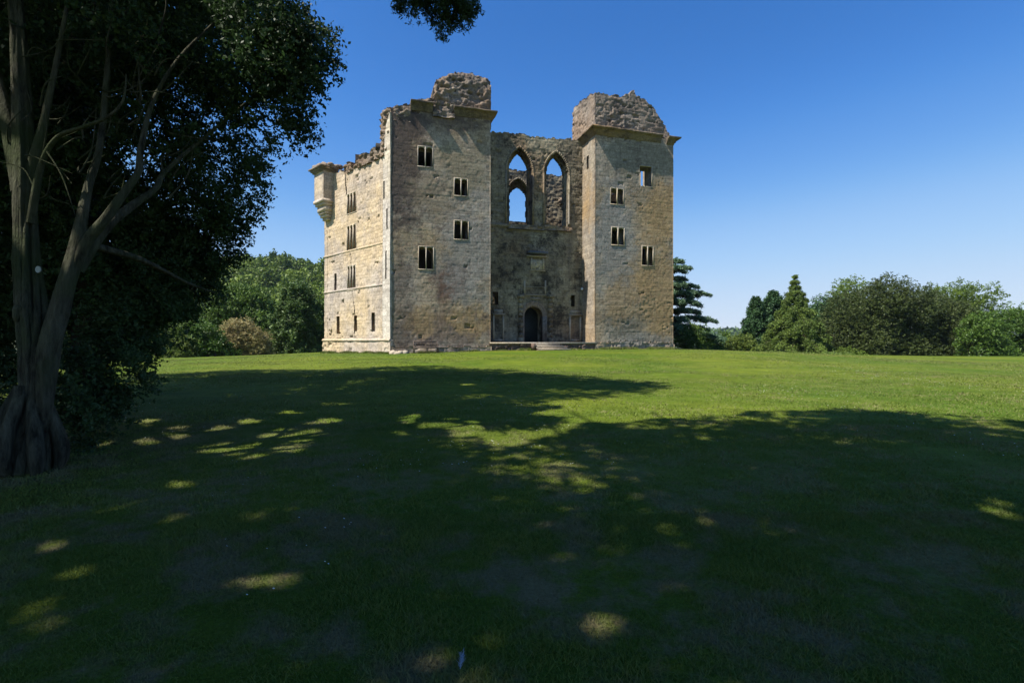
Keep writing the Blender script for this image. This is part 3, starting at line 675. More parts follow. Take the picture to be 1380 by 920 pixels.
# left return: laid out from back to front so inwards is +U
OL = P0+U*(S2-.02)+Vv*5.2
rs_, rz1 = on(790.8, 211, P0+U*S2, Vv); rs2, rz0 = on(793.6, 226, P0+U*S2, Vv)
slit = (5.2-max(rs_, rs2), rz0, 5.2-min(rs_, rs2), rz1)
wall(mb, OL, -Vv, U, 0, 5.10, -.6, flat(CZ), .4, [slit], .075, .007, .04, .005, .33, 52, holes=.012)
wall(mb, P0+U*(S3+.02)+Vv*.10, Vv, -U, 0, 6.5, -.6, lambda s: np.where(s < 4.35, CZ, 16.6), .45, (), .12, .01, .05, seed=53)
wall(mb, P0+U*S3+Vv*6.5, -U, -Vv, 0, S3-S2, -.6, lambda s: np.where((s > 1.2) & (s < 5.4), 16.6, 18.9), 1.0, (), .3, .01, .4, seed=54)
tower_r = mb.build('tower', M['front_warm'], castle); tag(tower_r, 'ochre and grey tower with one broken window')
for r in rw: window(tower_r, r, 2)
window(tower_r, hole, 1, fw=.06, head=.01)
mb = MB(); mb.box(P0+U*21+Vv*3.9+Zz*14.2, (6.5, 4.6, .4), np.array([U, Vv, Zz])); mb.build('light_block_slab', M['dark'], castle)  # added slab, blocks light so this tower's windows stay dark
mb = MB(); a1 = fs(890, 183)[0]
sweep(mb, [P0+U*S2+Vv*4.6, P0+U*S2, P0+U*a1], [-U, -Vv], CZ, PROF, seed=3); mb.build('cornice', M['cornice'], castle)
mb = MB(); sweep(mb, [P0+U*(S3-.75), P0+U*S3, P0+U*S3+Vv*4.3], [-Vv, U], CZ-.06, PROF, seed=4); mb.build('cornice', M['cornice'], castle)
pp = [fs(*p, .15) for p in ((797, 130), (799, 126), (803, 124), (812, 125), (820, 127.5), (832, 126.5), (846, 129), (848.5, 129), (849.5, 123), (856, 123), (857, 129), (866, 131), (873, 137), (880, 144), (885, 151), (889, 157), (893, 162), (897, 170), (899, 177), (904, 182))]
mb = MB()
wall(mb, P0+Vv*.10, U, Vv, S2+.05, S3-.3, CZ+.1, profile(pp), 1.6, (), .075, .02, .14, .015, .26, 56, holes=.06, lump=.03, hole_d=.14)
psd = []
for p in ((772.5, 149), (776, 142), (782, 137), (790, 133.5), (796, 128), (802, 124.5)):
    s_, z_ = on(p[0], p[1], P0+U*(S2+.05), Vv); psd.append((5.0-s_, z_))
wall(mb, P0+U*(S2+.03)+Vv*5.0, -Vv, U, .0, 4.80, CZ+.1, profile(psd), 1.2, (), .075, .02, .14, .015, .26, 57, holes=.03, lump=.03, hole_d=.12)
mb.build('parapet', M['parapet'], castle)
mb = MB()      # ragged broken toothing below parapet, beside the recess
wall(mb, P0+U*(S2-.12)+Vv*4.9, -Vv, U, 0, 2.2, 17.6, flat(20.0), .5, (), .09, .03, .2, .02, .2, 58, lump=.1, holes=.2); mb.build('rubble_core', M['rubble'], castle)
mb = MB()
wall(mb, P0-Vv*.10+U*S2, U, Vv, -.05, S3-S2+.08, -.6, profile([(0, 1.5), (3, 1.75), (7.9, 1.55)]), .4, (), .09, .03, .12, seed=59, holes=.08, lump=.03)
mb.build('plinth', M['front_warm'], castle)
# hidden sides of the hexagon
W2 = .5*U+.866*Vv; N2 = .866*U-.5*Vv
mb = MB(); P3 = P0+U*(S3-.3)+Vv*5.5
wall(mb, P3, W2, -N2, 0, 9, -.6, flat(15.5), 1.3, (), .3, .01, .5, seed=81)
mb.build('rear_wall', M['front'], castle); mb = MB()
wall(mb, P3+W2*9, Vv*.9-U*.43, -(U*.9+Vv*.43), 0, 9, -.6, flat(14.5), 1.3, (), .3, .01, .5, seed=82)
NQ = (.5*-U+.866*Vv)
mb.build('rear_wall', M['front'], castle); mb = MB()
wall(mb, Q1+Wd*-.6, Vv, U, 0, 11, -.6, flat(14.0), 1.3, (), .3, .01, .5, seed=83)
mb.build('rear_wall', M['front'], castle)

# --- terrace and steps
mb = MB(); zt = EYE-.06
wall(mb, P0-Vv*.05, U, Vv, TW-.1, S2+.1, -.4, flat(zt-.13), .5, (), .07, .03, 0, .02, .17, 91, holes=.1, lump=.03, hole_d=.06)
tw = mb.build('terrace_wall', M['terrace'], castle)
mb = MB(); mb.box(P0+U*(TW+S2)/2+Vv*.22+Zz*(zt-.07), (S2-TW+.1, .62, .12), np.array([U, Vv, Zz]), .6); mb.build('coping', M['dress'], tw)
mb = MB(); mb.box(P0+U*(TW+S2)/2+Vv*1.66+Zz*(zt-.2), (S2-TW+.1, 1.85, .3), np.array([U, Vv, Zz]), .3); mb.build('terrace_floor', M['terrace'], castle)
sa = fs(720, 470, -.9)[0]; sb = fs(762, 470, -.9)[0]
zg = G(*(P0+U*(sa+sb)/2-Vv*1.2)[:2]); st = MB(); n_ = 5; rise = (zt-zg)/n_
for i in range(n_-1):
    z1_ = zt-rise*(i+1)+.02; t0_ = .2-.34*(i+1); w_ = (sb-sa)*(.86+.05*i)
    s1 = MB(); cm = (sa+sb)/2+.12*i
    s1.box(P0+U*cm+Vv*(t0_+.16)+Zz*(z1_-.09), (w_, .40, .075), np.array([U, Vv, Zz]), .8)
    so1 = s1.build('step', M['dress'], castle)
    s1 = MB(); s1.box(P0+U*cm+Vv*(t0_+.2)+Zz*(z1_-.36), (w_-.06, .34, .46), np.array([U, Vv, Zz]), .1); s1.build('riser', M['terrace'], so1)
mb = MB(); mb.box(P0+U*(sa+.1)-Vv*.35+Zz*(zg+.3), (.22, .5, .55), np.array([U, Vv, Zz]), .3); mb.build('step_cheek', M['terrace'], castle)

# ---------------------------------------------------------------- bench and wall lamp
s0b, _ = fs(557.5, 470, -.8); s1b, _ = fs(590.5, 470, -.8); bc = P0+U*(s0b+s1b)/2-Vv*.75; bz = G(*bc[:2]); Lb = s1b-s0b
bench = empty('park_bench', (*bc[:2], bz)); tag(bench, 'slatted brown wooden bench standing against the foot of the grey tower', 'bench')
axU = np.array([U, Vv, Zz])
def bx(name, items, par=bench, mat='wood'):
    mb = MB()
    for (s, t, z, a, b, c_) in items: mb.box(bc+U*s+Vv*t+Zz*(bz+z), (a, b, c_), axU, .5)
    return mb.build(name, M[mat], par)
bx('seat', [(0, -.22+.09*i, .44, Lb-.1, .07, .03) for i in range(6)]+[(0, -.27, .39, Lb-.1, .03, .07)])
bx('backrest', [(0, .27, .88, Lb, .04, .07), (0, .26, .52, Lb, .035, .05)]+[(-Lb/2+.12+i*(Lb-.24)/15, .265, .70, .05, .02, .32) for i in range(16)])
for sx in (-1, 1):
    bx('leg', [(sx*(Lb/2-.03), -.24, .32, .07, .07, .64)]); bx('leg', [(sx*(Lb/2-.03), .27, .45, .07, .07, .90)])
    bx('armrest', [(sx*(Lb/2-.03), 0, .66, .09, .6, .035)]); bx('rail', [(sx*(Lb/2-.03), 0, .18, .04, .46, .05)])
a, z_ = fs(784, 389.5, RT-.15); lp = P0+U*a+Vv*(RT-.22)+Zz*z_
mb = MB(); ph_ = np.linspace(0, 2*np.pi, 17)[:-1]
ring = [(0, -.11), (.09, -.09), (.12, -.02), (.12, .03), (.03, .04), (.03, .26)]
V = []; 
for r_, t_ in ring: V += [lp+U*max(r_, .001)*np.cos(p)+Zz*max(r_, .001)*np.sin(p)+Vv*t_ for p in ph_]
idx = np.arange(len(ring)*16).reshape(len(ring), 16)
mb.add(V, np.stack([idx[:-1], idx[1:], np.roll(idx, -1, 1)[1:], np.roll(idx, -1, 1)[:-1]], -1).reshape(-1, 4))
tag(mb.build('wall_lamp', M['white'], smooth=True), 'tiny round white lamp fixed high on the dark entrance wall', 'lamp')

# ---------------------------------------------------------------- foliage helpers
def quads(C, size, T, up=0., asp=.55, rs=rng):
    """one small rhombic leaf per centre"""
    n = len(C); a = rs.normal(size=(n, 3)); a /= np.linalg.norm(a, axis=1)[:, None]
    nn = rs.normal(size=(n, 3)); nn[:, 2] = nn[:, 2]*(1-up)+up*2*np.sign(rs.random(n)-.15)
    b = np.cross(a, nn); b /= np.linalg.norm(b, axis=1)[:, None]+1e-9
    if up: a = np.cross(b, nn); a /= np.linalg.norm(a, axis=1)[:, None]+1e-9
    sz = (size*(.6+.8*rs.random(n)))[:, None]
    V = np.stack([C-a*sz, C-b*sz*asp+a*sz*.1, C+a*sz, C+b*sz*asp+a*sz*.1], 1).reshape(-1, 3)
    F = np.arange(4*n).reshape(n, 4); return V, F, np.repeat(T, 4)
def blob_pts(c, r, n, rs=rng, shell=.45, sq=(1, 1, .85), seed=0, lump=.25):
    d = rs.normal(size=(n, 3)); d /= np.linalg.norm(d, axis=1)[:, None]
    k = 1+lump*vn(d[:, 0]*2.2+seed, d[:, 1]*2.2, d[:, 2]*2.2, seed=seed)
    rad = (shell+(1-shell)*rs.random(n)**.7)*k*r
    return np.array(c)+d*rad[:, None]*np.array(sq)
def gpt(px, py):
    k = (py-460)/F_; Y = EYE/(k+.019); return ((px-690)/F_*Y, Y)
NOTCH = np.array([gpt(*p) for p in ((640, 580), (690, 563), (770, 549), (870, 534), (930, 521), (1000, 500), (1200, 492), (1420, 492), (1420, 543), (1250, 548), (1100, 552), (960, 562), (850, 571), (800, 573), (775, 584), (735, 600), (670, 598))])
_hr = np.random.default_rng(4)
SHAFTS = [(*gpt(*p), q) for p, q in (((45, 845), .09), ((20, 872), .06), ((130, 775), .09), ((165, 683), .08), ((255, 646), .13), ((225, 592), .2), ((410, 743), .07), ((375, 786), .09), ((425, 772), .05), ((795, 845), .07), ((900, 905), .05), ((480, 908), .05), ((1365, 685), .2), ((345, 611), .12), ((700, 503), .3), ((90, 700), .08), ((300, 575), .2), ((640, 520), .2))]
SHAFTS += [(*gpt(130+_hr.random()*540, 553+_hr.random()*50), .06+.17*_hr.random()) for _ in range(26)]+[(*gpt(_hr.random()*1380, 620+_hr.random()*290), .03+.04*_hr.random()) for _ in range(12)]
def sungap(P, hmin=0):
    "True for leaves that stand clear of the gaps in the canopy, looking along the sun"
    X = P[:, 0]-P[:, 2]*SUN[0]/SUN[2]; Y = P[:, 1]-P[:, 2]*SUN[1]/SUN[2]
    X = X+.22*vn(X*1.6, Y*1.6, seed=2); Y = Y+.25*vn(X*1.6, Y*1.6, seed=3)+.10*vn(X*6, Y*6, seed=5); X = X+.10*vn(X*6, Y*6, seed=6)
    ins = np.zeros(len(P), bool); n = len(NOTCH)
    for i in range(n):
        a, b = NOTCH[i], NOTCH[(i+1) % n]
        ins ^= ((a[1] > Y) != (b[1] > Y)) & (X < (b[0]-a[0])*(Y-a[1])/(b[1]-a[1]+1e-12)+a[0])
    ins &= P[:, 2] > hmin
    for x, y, q in SHAFTS: ins |= ((X-x)**2+((Y-y)*.8)**2) < (q+.035)**2
    return ~ins
def crown(mb, blobs, tips, per, leaf, spread, up=.2, sq=(1, 1, .85), shell=.45, asp=.55, seed=0, gap=-.28, gs=.8, clear=None, out=3.2):
    rs = np.random.default_rng(seed)
    for i, (c, r) in enumerate(blobs):
        tp = blob_pts(c, r, int(tips*r*r), rs, shell, sq, seed+i)
        g = fbm(tp[:, 0]/gs, tp[:, 1]/gs, tp[:, 2]/gs, seed=seed+3, octv=2); tp = tp[g > gap]
        if len(tp) == 0: continue
        dr = tp-np.array(c); dr /= np.linalg.norm(dr, axis=1)[:, None]+1e-9; dr = dr+rs.normal(size=dr.shape)*.5; dr /= np.linalg.norm(dr, axis=1)[:, None]
        C = np.repeat(tp, per, 0); C = C+rs.normal(size=C.shape)*spread*np.array([1, 1, .7])*.6+np.repeat(dr, per, 0)*(rs.random(len(C))*spread*out)[:, None]
        bt = rs.random()*.3
        T = np.clip(np.repeat(rs.random(len(tp))*.5, per)+rs.random(len(C))*.35+bt, 0, 1)
        if clear is not None: kk = sungap(C, clear); C = C[kk]; T = T[kk]
        V, F, T = quads(C, np.full(len(C), leaf), T, up, asp, rs); mb.add(V, F, T)
def P3d(px, py, dep): return np.array([(px-690)/F_*dep, dep, EYE+(460-py)/F_*dep])
def trunk(mb, base, top, r0, r1, n=8, seed=0, wob=.1):
    b = np.array(base); t = np.array(top); rs = np.random.default_rng(seed); k = 5
    pts = [b+(t-b)*i/(k-1)+(rs.normal(size=3)*wob*(0 < i < k-1)) for i in range(k)]
    mb.tube(pts, np.linspace(r0, r1, k), n, .05, seed)

# ---------------------------------------------------------------- the big evergreen on the left
b1 = np.array([-5.75, 5.9]); z1 = G(*b1)
yew = empty('evergreen_tree', (*b1, z1)); tag(yew, 'near old evergreen tree with fluted mossy trunk and leaning pale limbs', 'tree')
tk = MB()
def pp3(l): return [P3d(*p) for p in l]
tk.tube([np.array([-5.75, 5.9, z1-.3]), np.array([-5.72, 5.9, z1+.15]), P3d(46, 560, 5.9), P3d(48, 480, 5.95), P3d(40, 420, 6), P3d(34, 330, 6.1), P3d(34, 230, 6.2), P3d(28, 110, 6.3), P3d(18, -40, 6.5), P3d(0, -220, 6.8)],
        [.24, .18, .125, .118, .115, .10, .09, .08, .07, .04], 34, .3, 2)
tk.tube([P3d(52, 600, 5.95), P3d(58, 560, 5.88), P3d(66, 480, 5.9), P3d(82, 410, 5.95), P3d(100, 350, 6.0), P3d(110, 300, 6.1), P3d(120, 250, 6.2), P3d(133, 205, 6.3), P3d(142, 130, 6.5), P3d(150, 0, 6.8), P3d(150, -100, 7)],
        [.05, .08, .10, .095, .08, .06, .045, .038, .032, .025, .015], 16, .14, 3)
for i in range(7):     # buttress roots
    a = i*.9+.3; r_ = .26+.08*math.sin(i*2.3)
    tk.tube([np.array([-5.72+math.cos(a)*.08, 5.9+math.sin(a)*.08, z1+1.0]), np.array([-5.75+math.cos(a)*.33, 5.9+math.sin(a)*.33, z1+.25]), np.array([-5.75+math.cos(a)*r_, 5.9+math.sin(a)*r_, z1-.06])], [.06, .08, .04], 9, .2, i)
for i in range(11):    # sinewy ribs up the bole
    a0_ = i*.62; pts = []; ax_ = [np.array([-5.75, 5.9, z1]), np.array([-5.72, 5.9, z1+.4]), P3d(46, 560, 5.9), P3d(48, 480, 5.95), P3d(44, 420, 6), P3d(36, 330, 6.1), P3d(34, 230, 6.2)]
    rr_ = [.21, .15, .118, .11, .107, .09, .075]
    for j, (c_, q_) in enumerate(zip(ax_, rr_)):
        a_ = a0_+.22*j+.25*math.sin(i*1.7+j*1.3); pts.append(c_+np.array([math.cos(a_), math.sin(a_), 0])*q_*(1.02+.08*math.sin(i+j*2)))
    tk.tube(pts, [.06, .045, .036, .032, .032, .024, .012], 8, .2, i)
for i in range(14):    # knots and burrs
    j = rng.integers(1, 5); c_ = ax_[j]; a_ = rng.random()*6.28; rock(tk, c_+np.array([math.cos(a_), math.sin(a_), 0])*rr_[j]*1.0+Zz*rng.normal()*.12, .05+.05*rng.random(), 200+i, .5, (1, 1, 1.4))
tw = tk
for i in range(70):    # bare twigs inside the crown
    px_ = 20+rng.random()*210; py_ = 20+rng.random()*260; d_ = 5.9+rng.random()*1.4; a_ = rng.normal()*.8-.9; L_ = .3+.6*rng.random()
    p_ = P3d(px_, py_, d_); q_ = p_+np.array([math.cos(a_)*L_, rng.normal()*.15, -math.sin(a_)*L_]); tw.tube([p_, (p_+q_)/2+rng.normal(size=3)*.07, q_], [.011, .008, .003], 4)
tk.build('trunk', M['bark'], yew, smooth=True)
for l, r_, sd_ in (([(97, 370, 6), (118, 325, 6.0), (140, 298, 6.0), (165, 262, 6.1), (186, 232, 6.2), (190, 200, 6.3), (205, 140, 6.5), (240, 80, 6.8), (300, 20, 7.2)], [.065, .06, .056, .05, .042, .036, .028, .02, .01], 4),
                   ([(104, 365, 6.05), (130, 325, 6.2), (152, 298, 6.3), (180, 276, 6.5), (210, 254, 6.7), (222, 232, 6.9), (270, 190, 7.3), (330, 140, 7.7), (395, 90, 8)], [.07, .06, .055, .048, .04, .032, .024, .016, .008], 5),
                   ([(42, 300, 6.1), (55, 225, 6.0), (78, 185, 5.9), (110, 172, 5.8), (145, 158, 5.8), (166, 135, 5.8), (170, 100, 5.8)], [.05, .032, .024, .02, .016, .012, .006], 6),
                   ([(40, 240, 6.2), (60, 160, 6.2), (75, 90, 6.2), (90, 10, 6.3)], [.06, .04, .03, .02], 7),
                   ([(30, 260, 6.2), (10, 160, 6.3), (-20, 60, 6.4)], [.11, .08, .05], 8),
                   ([(120, 330, 6.2), (190, 350, 7.2), (250, 380, 8.4), (290, 395, 9)], [.05, .04, .025, .012], 9)):
    mb = MB(); mb.tube(pp3(l), r_, 9, .06, sd_); mb.build('limb', M['bark'], yew, smooth=True)
cr = MB()
bl = [((345, 5, 7), .72), ((372, 72, 7), .66), ((395, 95, 7.6), .4), ((352, 140, 7.5), .68), ((388, 176, 7.9), .33), ((290, 165, 8), 1.0), ((330, 235, 8.6), .30), ((306, 258, 8.8), .58), ((250, 290, 9), .92),
      ((250, 350, 9.5), .75), ((225, 400, 9.5), .6), ((185, 420, 9), .7), ((160, 475, 8.3), .5), ((145, 520, 7.6), .48), ((105, 560, 7.2), .5), ((318, 250, 8.6), .5), ((300, 292, 9), .5), ((336, 258, 9), .28), ((290, 335, 9.4), .45), ((262, 385, 9.6), .5), ((225, 435, 9), .45), ((185, 500, 8), .35), ((400, 60, 7.2), .5), ((175, 450, 8.6), .6), ((160, 505, 8), .5), ((215, 370, 9), .7), ((270, 330, 9.4), .6), ((125, 545, 7.8), .45), ((85, 600, 6.9), .38), ((100, 500, 7.6), .6),
      ((200, 40, 7), .95), ((240, 130, 7.5), .9), ((120, 60, 7.4), 1.0), ((100, 160, 7.6), 1.0), ((180, 220, 8.5), 1.0), ((90, 260, 8.5), 1.1), ((150, 330, 9), 1.1), ((20, 90, 7.5), 1.0), ((20, 240, 8), 1.1),
      ((60, 380, 9.5), 1.3), ((200, 330, 10.5), 1.2), ((130, 420, 10.5), 1.1), ((20, 470, 9), 1.0), ((280, 60, 8.5), 1.1), ((-60, 150, 7), 1.3), ((-80, 350, 8), 1.4), ((-40, 540, 8.5), 1.0), ((265, -60, 7.5), .9), ((120, -90, 7.5), 1.1), ((0, -130, 7), 1.2),
      ((330, -70, 7.8), .8), ((300, 200, 10), .9)]
crown(cr, [(P3d(*p), r_) for p, r_ in bl], 900, 18, .030, .055, .15, shell=.3, seed=11, gap=-.18, gs=.38, clear=7.2, out=5.0)
cr.build('crown', M['leaf_yew'], yew)

# second evergreen behind it, taller; its top throws the far shadow over the lawn
def big_tree(name, base, h, blobs, label, mat, bark, trunk_r, tips, per, leaf, spread, seed, limbs=8, up=.2, sq=(1, 1, .8), grp=None, lean=(0, 0)):
    z = G(*base); o = empty(name, (*base, z)); tag(o, label, 'tree', grp)
    t = MB(); top = np.array([base[0]+lean[0], base[1]+lean[1], z+h*.88]); trunk(t, (base[0], base[1], z-.3), top, trunk_r, trunk_r*.2, 12, seed, trunk_r*.5)
    rs = np.random.default_rng(seed)
    for i in range(min(limbs, len(blobs))):
        c = np.array(blobs[i][0]); k = np.clip((c[2]-z)/h-.22, .2, .8); p = np.array([base[0]+lean[0]*k, base[1]+lean[1]*k, z+h*k*.9])
        t.tube([p, p+(c-p)*.5+np.array([0, 0, .05*h*.3]), c], [trunk_r*.4, trunk_r*.25, trunk_r*.08], 7, .04, i)
    t.build('trunk', M[bark], o, smooth=True)
    cm = MB(); crown(cm, blobs, tips, per, leaf, spread, up, sq, .3, seed=seed, gap=-.5, clear=4.0); cm.build('crown', M[mat], o); return o
B2 = [((-7, 9.7, 14), 1.8), ((-5.2, 10.9, 14.3), 1.3), ((-11.5, 13.5, 12), 3.6), ((-14, 16, 11), 3.2), ((-9.5, 12.5, 14), 3.0), ((-7.2, 12.6, 13.2), 2.2), ((-16, 13, 12), 3.2), ((-12, 11, 9), 2.6), ((-13.5, 14, 7), 2.6), ((-11, 14.5, 15.5), 2.6), ((-12, 17.5, 12.5), 2.6), ((-5.6, 12.4, 13.5), 1.3), ((-4.6, 12.0, 13.4), .8), ((-17.5, 17, 10), 3), ((-9.3, 10.8, 10.5), 1.8), ((-10.5, 12, 4.5), 1.7), ((-12.5, 12.5, 3.0), 1.9)]
B2 = [((c[0], c[1]-.7, c[2]), q) for c, q in B2]
big_tree('evergreen_tree', (-8.05, 9.2), 15, B2, 'dark second evergreen tree whose black trunk leans up behind the mossy one', 'leaf_yew', 'bark_dark', .30, 170, 14, .075, .13, 21, lean=(-1, 1.5))
# third one further left, unseen trunk but its boughs close the left edge
B3 = [((-10.3, 2.2, 11), 2.6), ((-8.6, 3.6, 10.5), 1.7), ((-12.2, .8, 12), 3.0), ((-9.5, .3, 12.5), 2.4), ((-13, 5.5, 9), 3.2), ((-16, 7, 11), 3.2), ((-11.5, 7, 12), 2.8), ((-12, 4, 13), 2.8), ((-15, 9, 7), 2.8), ((-9.5, 5.5, 12.5), 2.2), ((-13, 9, 4), 2.4), ((-11.5, 9.5, 2.0), 1.6), ((-8.2, 8.6, 12.0), 1.8), ((-7.2, 6.8, 10.8), 1.5)]
big_tree('evergreen_tree', (-12.8, 7), 15, B3, 'evergreen tree closing the view at the picture edge beside the mossy trunk', 'leaf_yew', 'bark_dark', .4, 150, 14, .085, .14, 31)

# cedar behind the viewer whose flat boughs shade the near lawn; one spray hangs into view
ced = empty('cedar_tree', (-5.5, -4.5, G(-5.5, -4.5))); tag(ced, 'cedar whose dark spray of needles hangs into the top of the sky', 'tree')
t = MB(); trunk(t, (-5.5, -4.5, -.3), (-5, -3.8, 19), .65, .12, 14, 5, .15); rs = np.random.default_rng(77); cm = MB()
plates = []
for i in range(34):
    z_ = 8.5+10*rs.random(); a = rs.random()*2*math.pi; L = (9.5-(z_-8.5)*.35)*(.75+.4*rs.random())
    plates.append((z_, a, L))
extra = [(12.5, 1.05, 11.5), (13.2, .82, 10.5), (14, .60, 10.5), (12.0, .95, 9.5), (15.2, 1.2, 10.0), (14.5, 1.4, 10), (11.5, 1.25, 9.5), (11.0, .7, 9.0), (12.6, .45, 9.5), (13.6, 1.55, 10), (10.8, 1.45, 9), (15.8, .95, 9.5), (16.3, .7, 9), (12.2, 1.7, 10), (14.8, 1.8, 10), (9.9, 1.15, 8), (10.2, .35, 9.), (13.0, .2, 9.), (11.8, 0, 9.), (16.5, 1.3, 9)]
for (z_, a, L) in plates+extra:
    p0 = np.array([-5.4, -4.3, z_-1.2]); dr = np.array([math.cos(a), math.sin(a), 0]); tip = p0+dr*L+Zz*(1.2-.3*rs.random())
    mid = p0+dr*L*.5+Zz*.9
    t.tube([p0, mid, tip], [.13, .08, .02], 6, .04, 1)
    n = int(240*L/9); f = .18+.86*rs.random(n)**.8; side = rs.normal(size=n)*(.16*L*(1.12-f)+.28)
    lat = np.array([-dr[1], dr[0], 0]); c = p0+dr*(L*f)[:, None]+lat*side[:, None]+Zz*(1.0+.5*np.sin(f*3)-.4+rs.normal(size=n)*.10)[:, None]
    c = c[fbm(c[:, 0]/.9, c[:, 1]/.9, c[:, 2]/.9, seed=4, octv=2) > -.34]
    C = np.repeat(c, 9, 0); C = C+rs.normal(size=C.shape)*np.array([.24, .24, .06])
    C = C[sungap(C)]
    V, F, T = quads(C, np.full(len(C), .13), rs.random(len(C)), .5, .5, rs); cm.add(V, F, T)
# hanging spray
hs = [((556, -60, 5), (545, -5, 5), (538, 12, 5)), ((600, -80, 5.1), (575, -10, 5.1), (578, 20, 5.1)), ((600, -80, 5.1), (600, 0, 5.1), (594, 48, 5.1)), ((600, -80, 5.1), (612, 5, 5.1), (606, 45, 5.1)), ((610, -80, 5.1), (622, 0, 5.0), (632, 32, 5.0)), ((620, -80, 5.1), (632, 0, 5.2), (643, 16, 5.2)), ((575, -60, 5.1), (560, -5, 5), (555, 24, 5)), ((600, -80, 5.1), (590, -10, 5.2), (585, 34, 5.2)), ((610, -60, 5.1), (618, 0, 5.2), (620, 38, 5.2)), ((560, -60, 5), (560, -20, 5), (565, 5, 5)), ((600, -60, 5), (603, -10, 5), (600, 22, 5)), ((620, -60, 5), (625, -10, 5), (628, 18, 5))]
t.tube([np.array([-3.2, 0.5, 9.6]), np.array([-1.5, 3.5, 7.2]), P3d(600, -90, 5.1)], [.05, .035, .02], 6); t.tube([P3d(600, -90, 5.1), P3d(560, -70, 5)], [.015, .01], 5); t.tube([P3d(600, -90, 5.1), P3d(625, -75, 5)], [.015, .01], 5)
for tr in hs:
    p = [P3d(*q) for q in tr]; t.tube(p, [.012, .008, .003], 5)
    f = rs.random(70); f = f**.7; c = np.array([(1-x)**2*p[0]+2*x*(1-x)*p[1]+x*x*p[2] if False else (p[0]+(p[1]-p[0])*min(1, 2*x) if x < .5 else p[1]+(p[2]-p[1])*(2*x-1)) for x in f])
    c = c+rs.normal(size=c.shape)*np.array([.036, .06, .024])
    C = np.repeat(c, 14, 0)+rs.normal(size=(len(c)*14, 3))*.018
    V, F, T = quads(C, np.full(len(C), .020), rs.random(len(C)), .0, .28, rs); cm.add(V, F, T)
t.build('trunk', M['bark_dark'], ced, smooth=True); cm.build('crown', M['leaf_yew'], ced)

# small disc on trunk
tp = P3d(51, 363, 5.93); mb = MB(); V = [tp+np.array([math.cos(a)*.032, 0, math.sin(a)*.040]) for a in np.linspace(0, 2*math.pi, 15)[:-1]]+[tp]
V += [v+np.array([0, .012, 0]) for v in V[:14]]
mb.add(V, [(i, (i+1) % 14, 14) for i in range(14)]); mb.add(V[:14]+V[15:], [(i, i+14, (i+1) % 14+14, (i+1) % 14) for i in range(14)])
tag(mb.build('tree_tag', M['tag']), 'small round white disc fixed to the mossy tree trunk', 'tag')

# ---------------------------------------------------------------- background trees
def bush(name, px0, px1, ytop, dep, label, cat, mat, seed, ybase=477, n=9, leaf=.115, tips=80, per=13, grp=None, thick=.8, shape=1.0, tops=None, trunk_show=False, leaf_up=.3):
    x0 = (px0-690)/F_*dep; x1 = (px1-690)/F_*dep; cx = (x0+x1)/2; hw = (x1-x0)/2; z = G(cx, dep)
    ht = EYE+(460-ytop)/F_*dep-z; rs = np.random.default_rng(seed)
    o = empty(name, (cx, dep, z)); tag(o, label, cat, grp); bl = []
    for i in range(n):
        u = -1+2*(i+.5)/n+rs.normal()*.05; top = ht*(1-.55*abs(u)**2.2*shape)*(.9+.12*rs.random()) if tops is None else np.interp(u, *tops)*ht
        r_ = max(.5, min(hw*1.5/n+ht*.16, top*.5))
        x = cx+u*(hw-r_*.7); zz = z+top-r_*.8
        while zz > z-r_*.2:
            bl.append(((x+rs.normal()*r_*.15, dep+rs.normal()*hw*.3*thick*.6, zz), r_*(.9+.25*rs.random()))); zz -= r_*.95
    t = MB()
    for k in range(3):
        b = (cx+(k-1)*hw*.3, dep, z-.2); c = bl[(k*len(bl))//3][0]; t.tube([b, ((b[0]+c[0])/2+.1, dep, (b[2]+c[2])/2), (c[0], c[1], c[2])], [.05*ht**.8, .035*ht**.8, .015*ht**.8], 7, .05, k)
    t.build('trunk', M['bark_dark'], o, smooth=True)
    cm = MB(); crown(cm, bl, int(tips*(.8 if hw > 6 else 1)), per, leaf*.8, leaf*1.3, leaf_up, (1, 1, .85), .4, seed=seed, gap=-.45 if name == 'bronze_tree' else -.22, gs=1.3); cm.build('crown', M[mat], o); return o
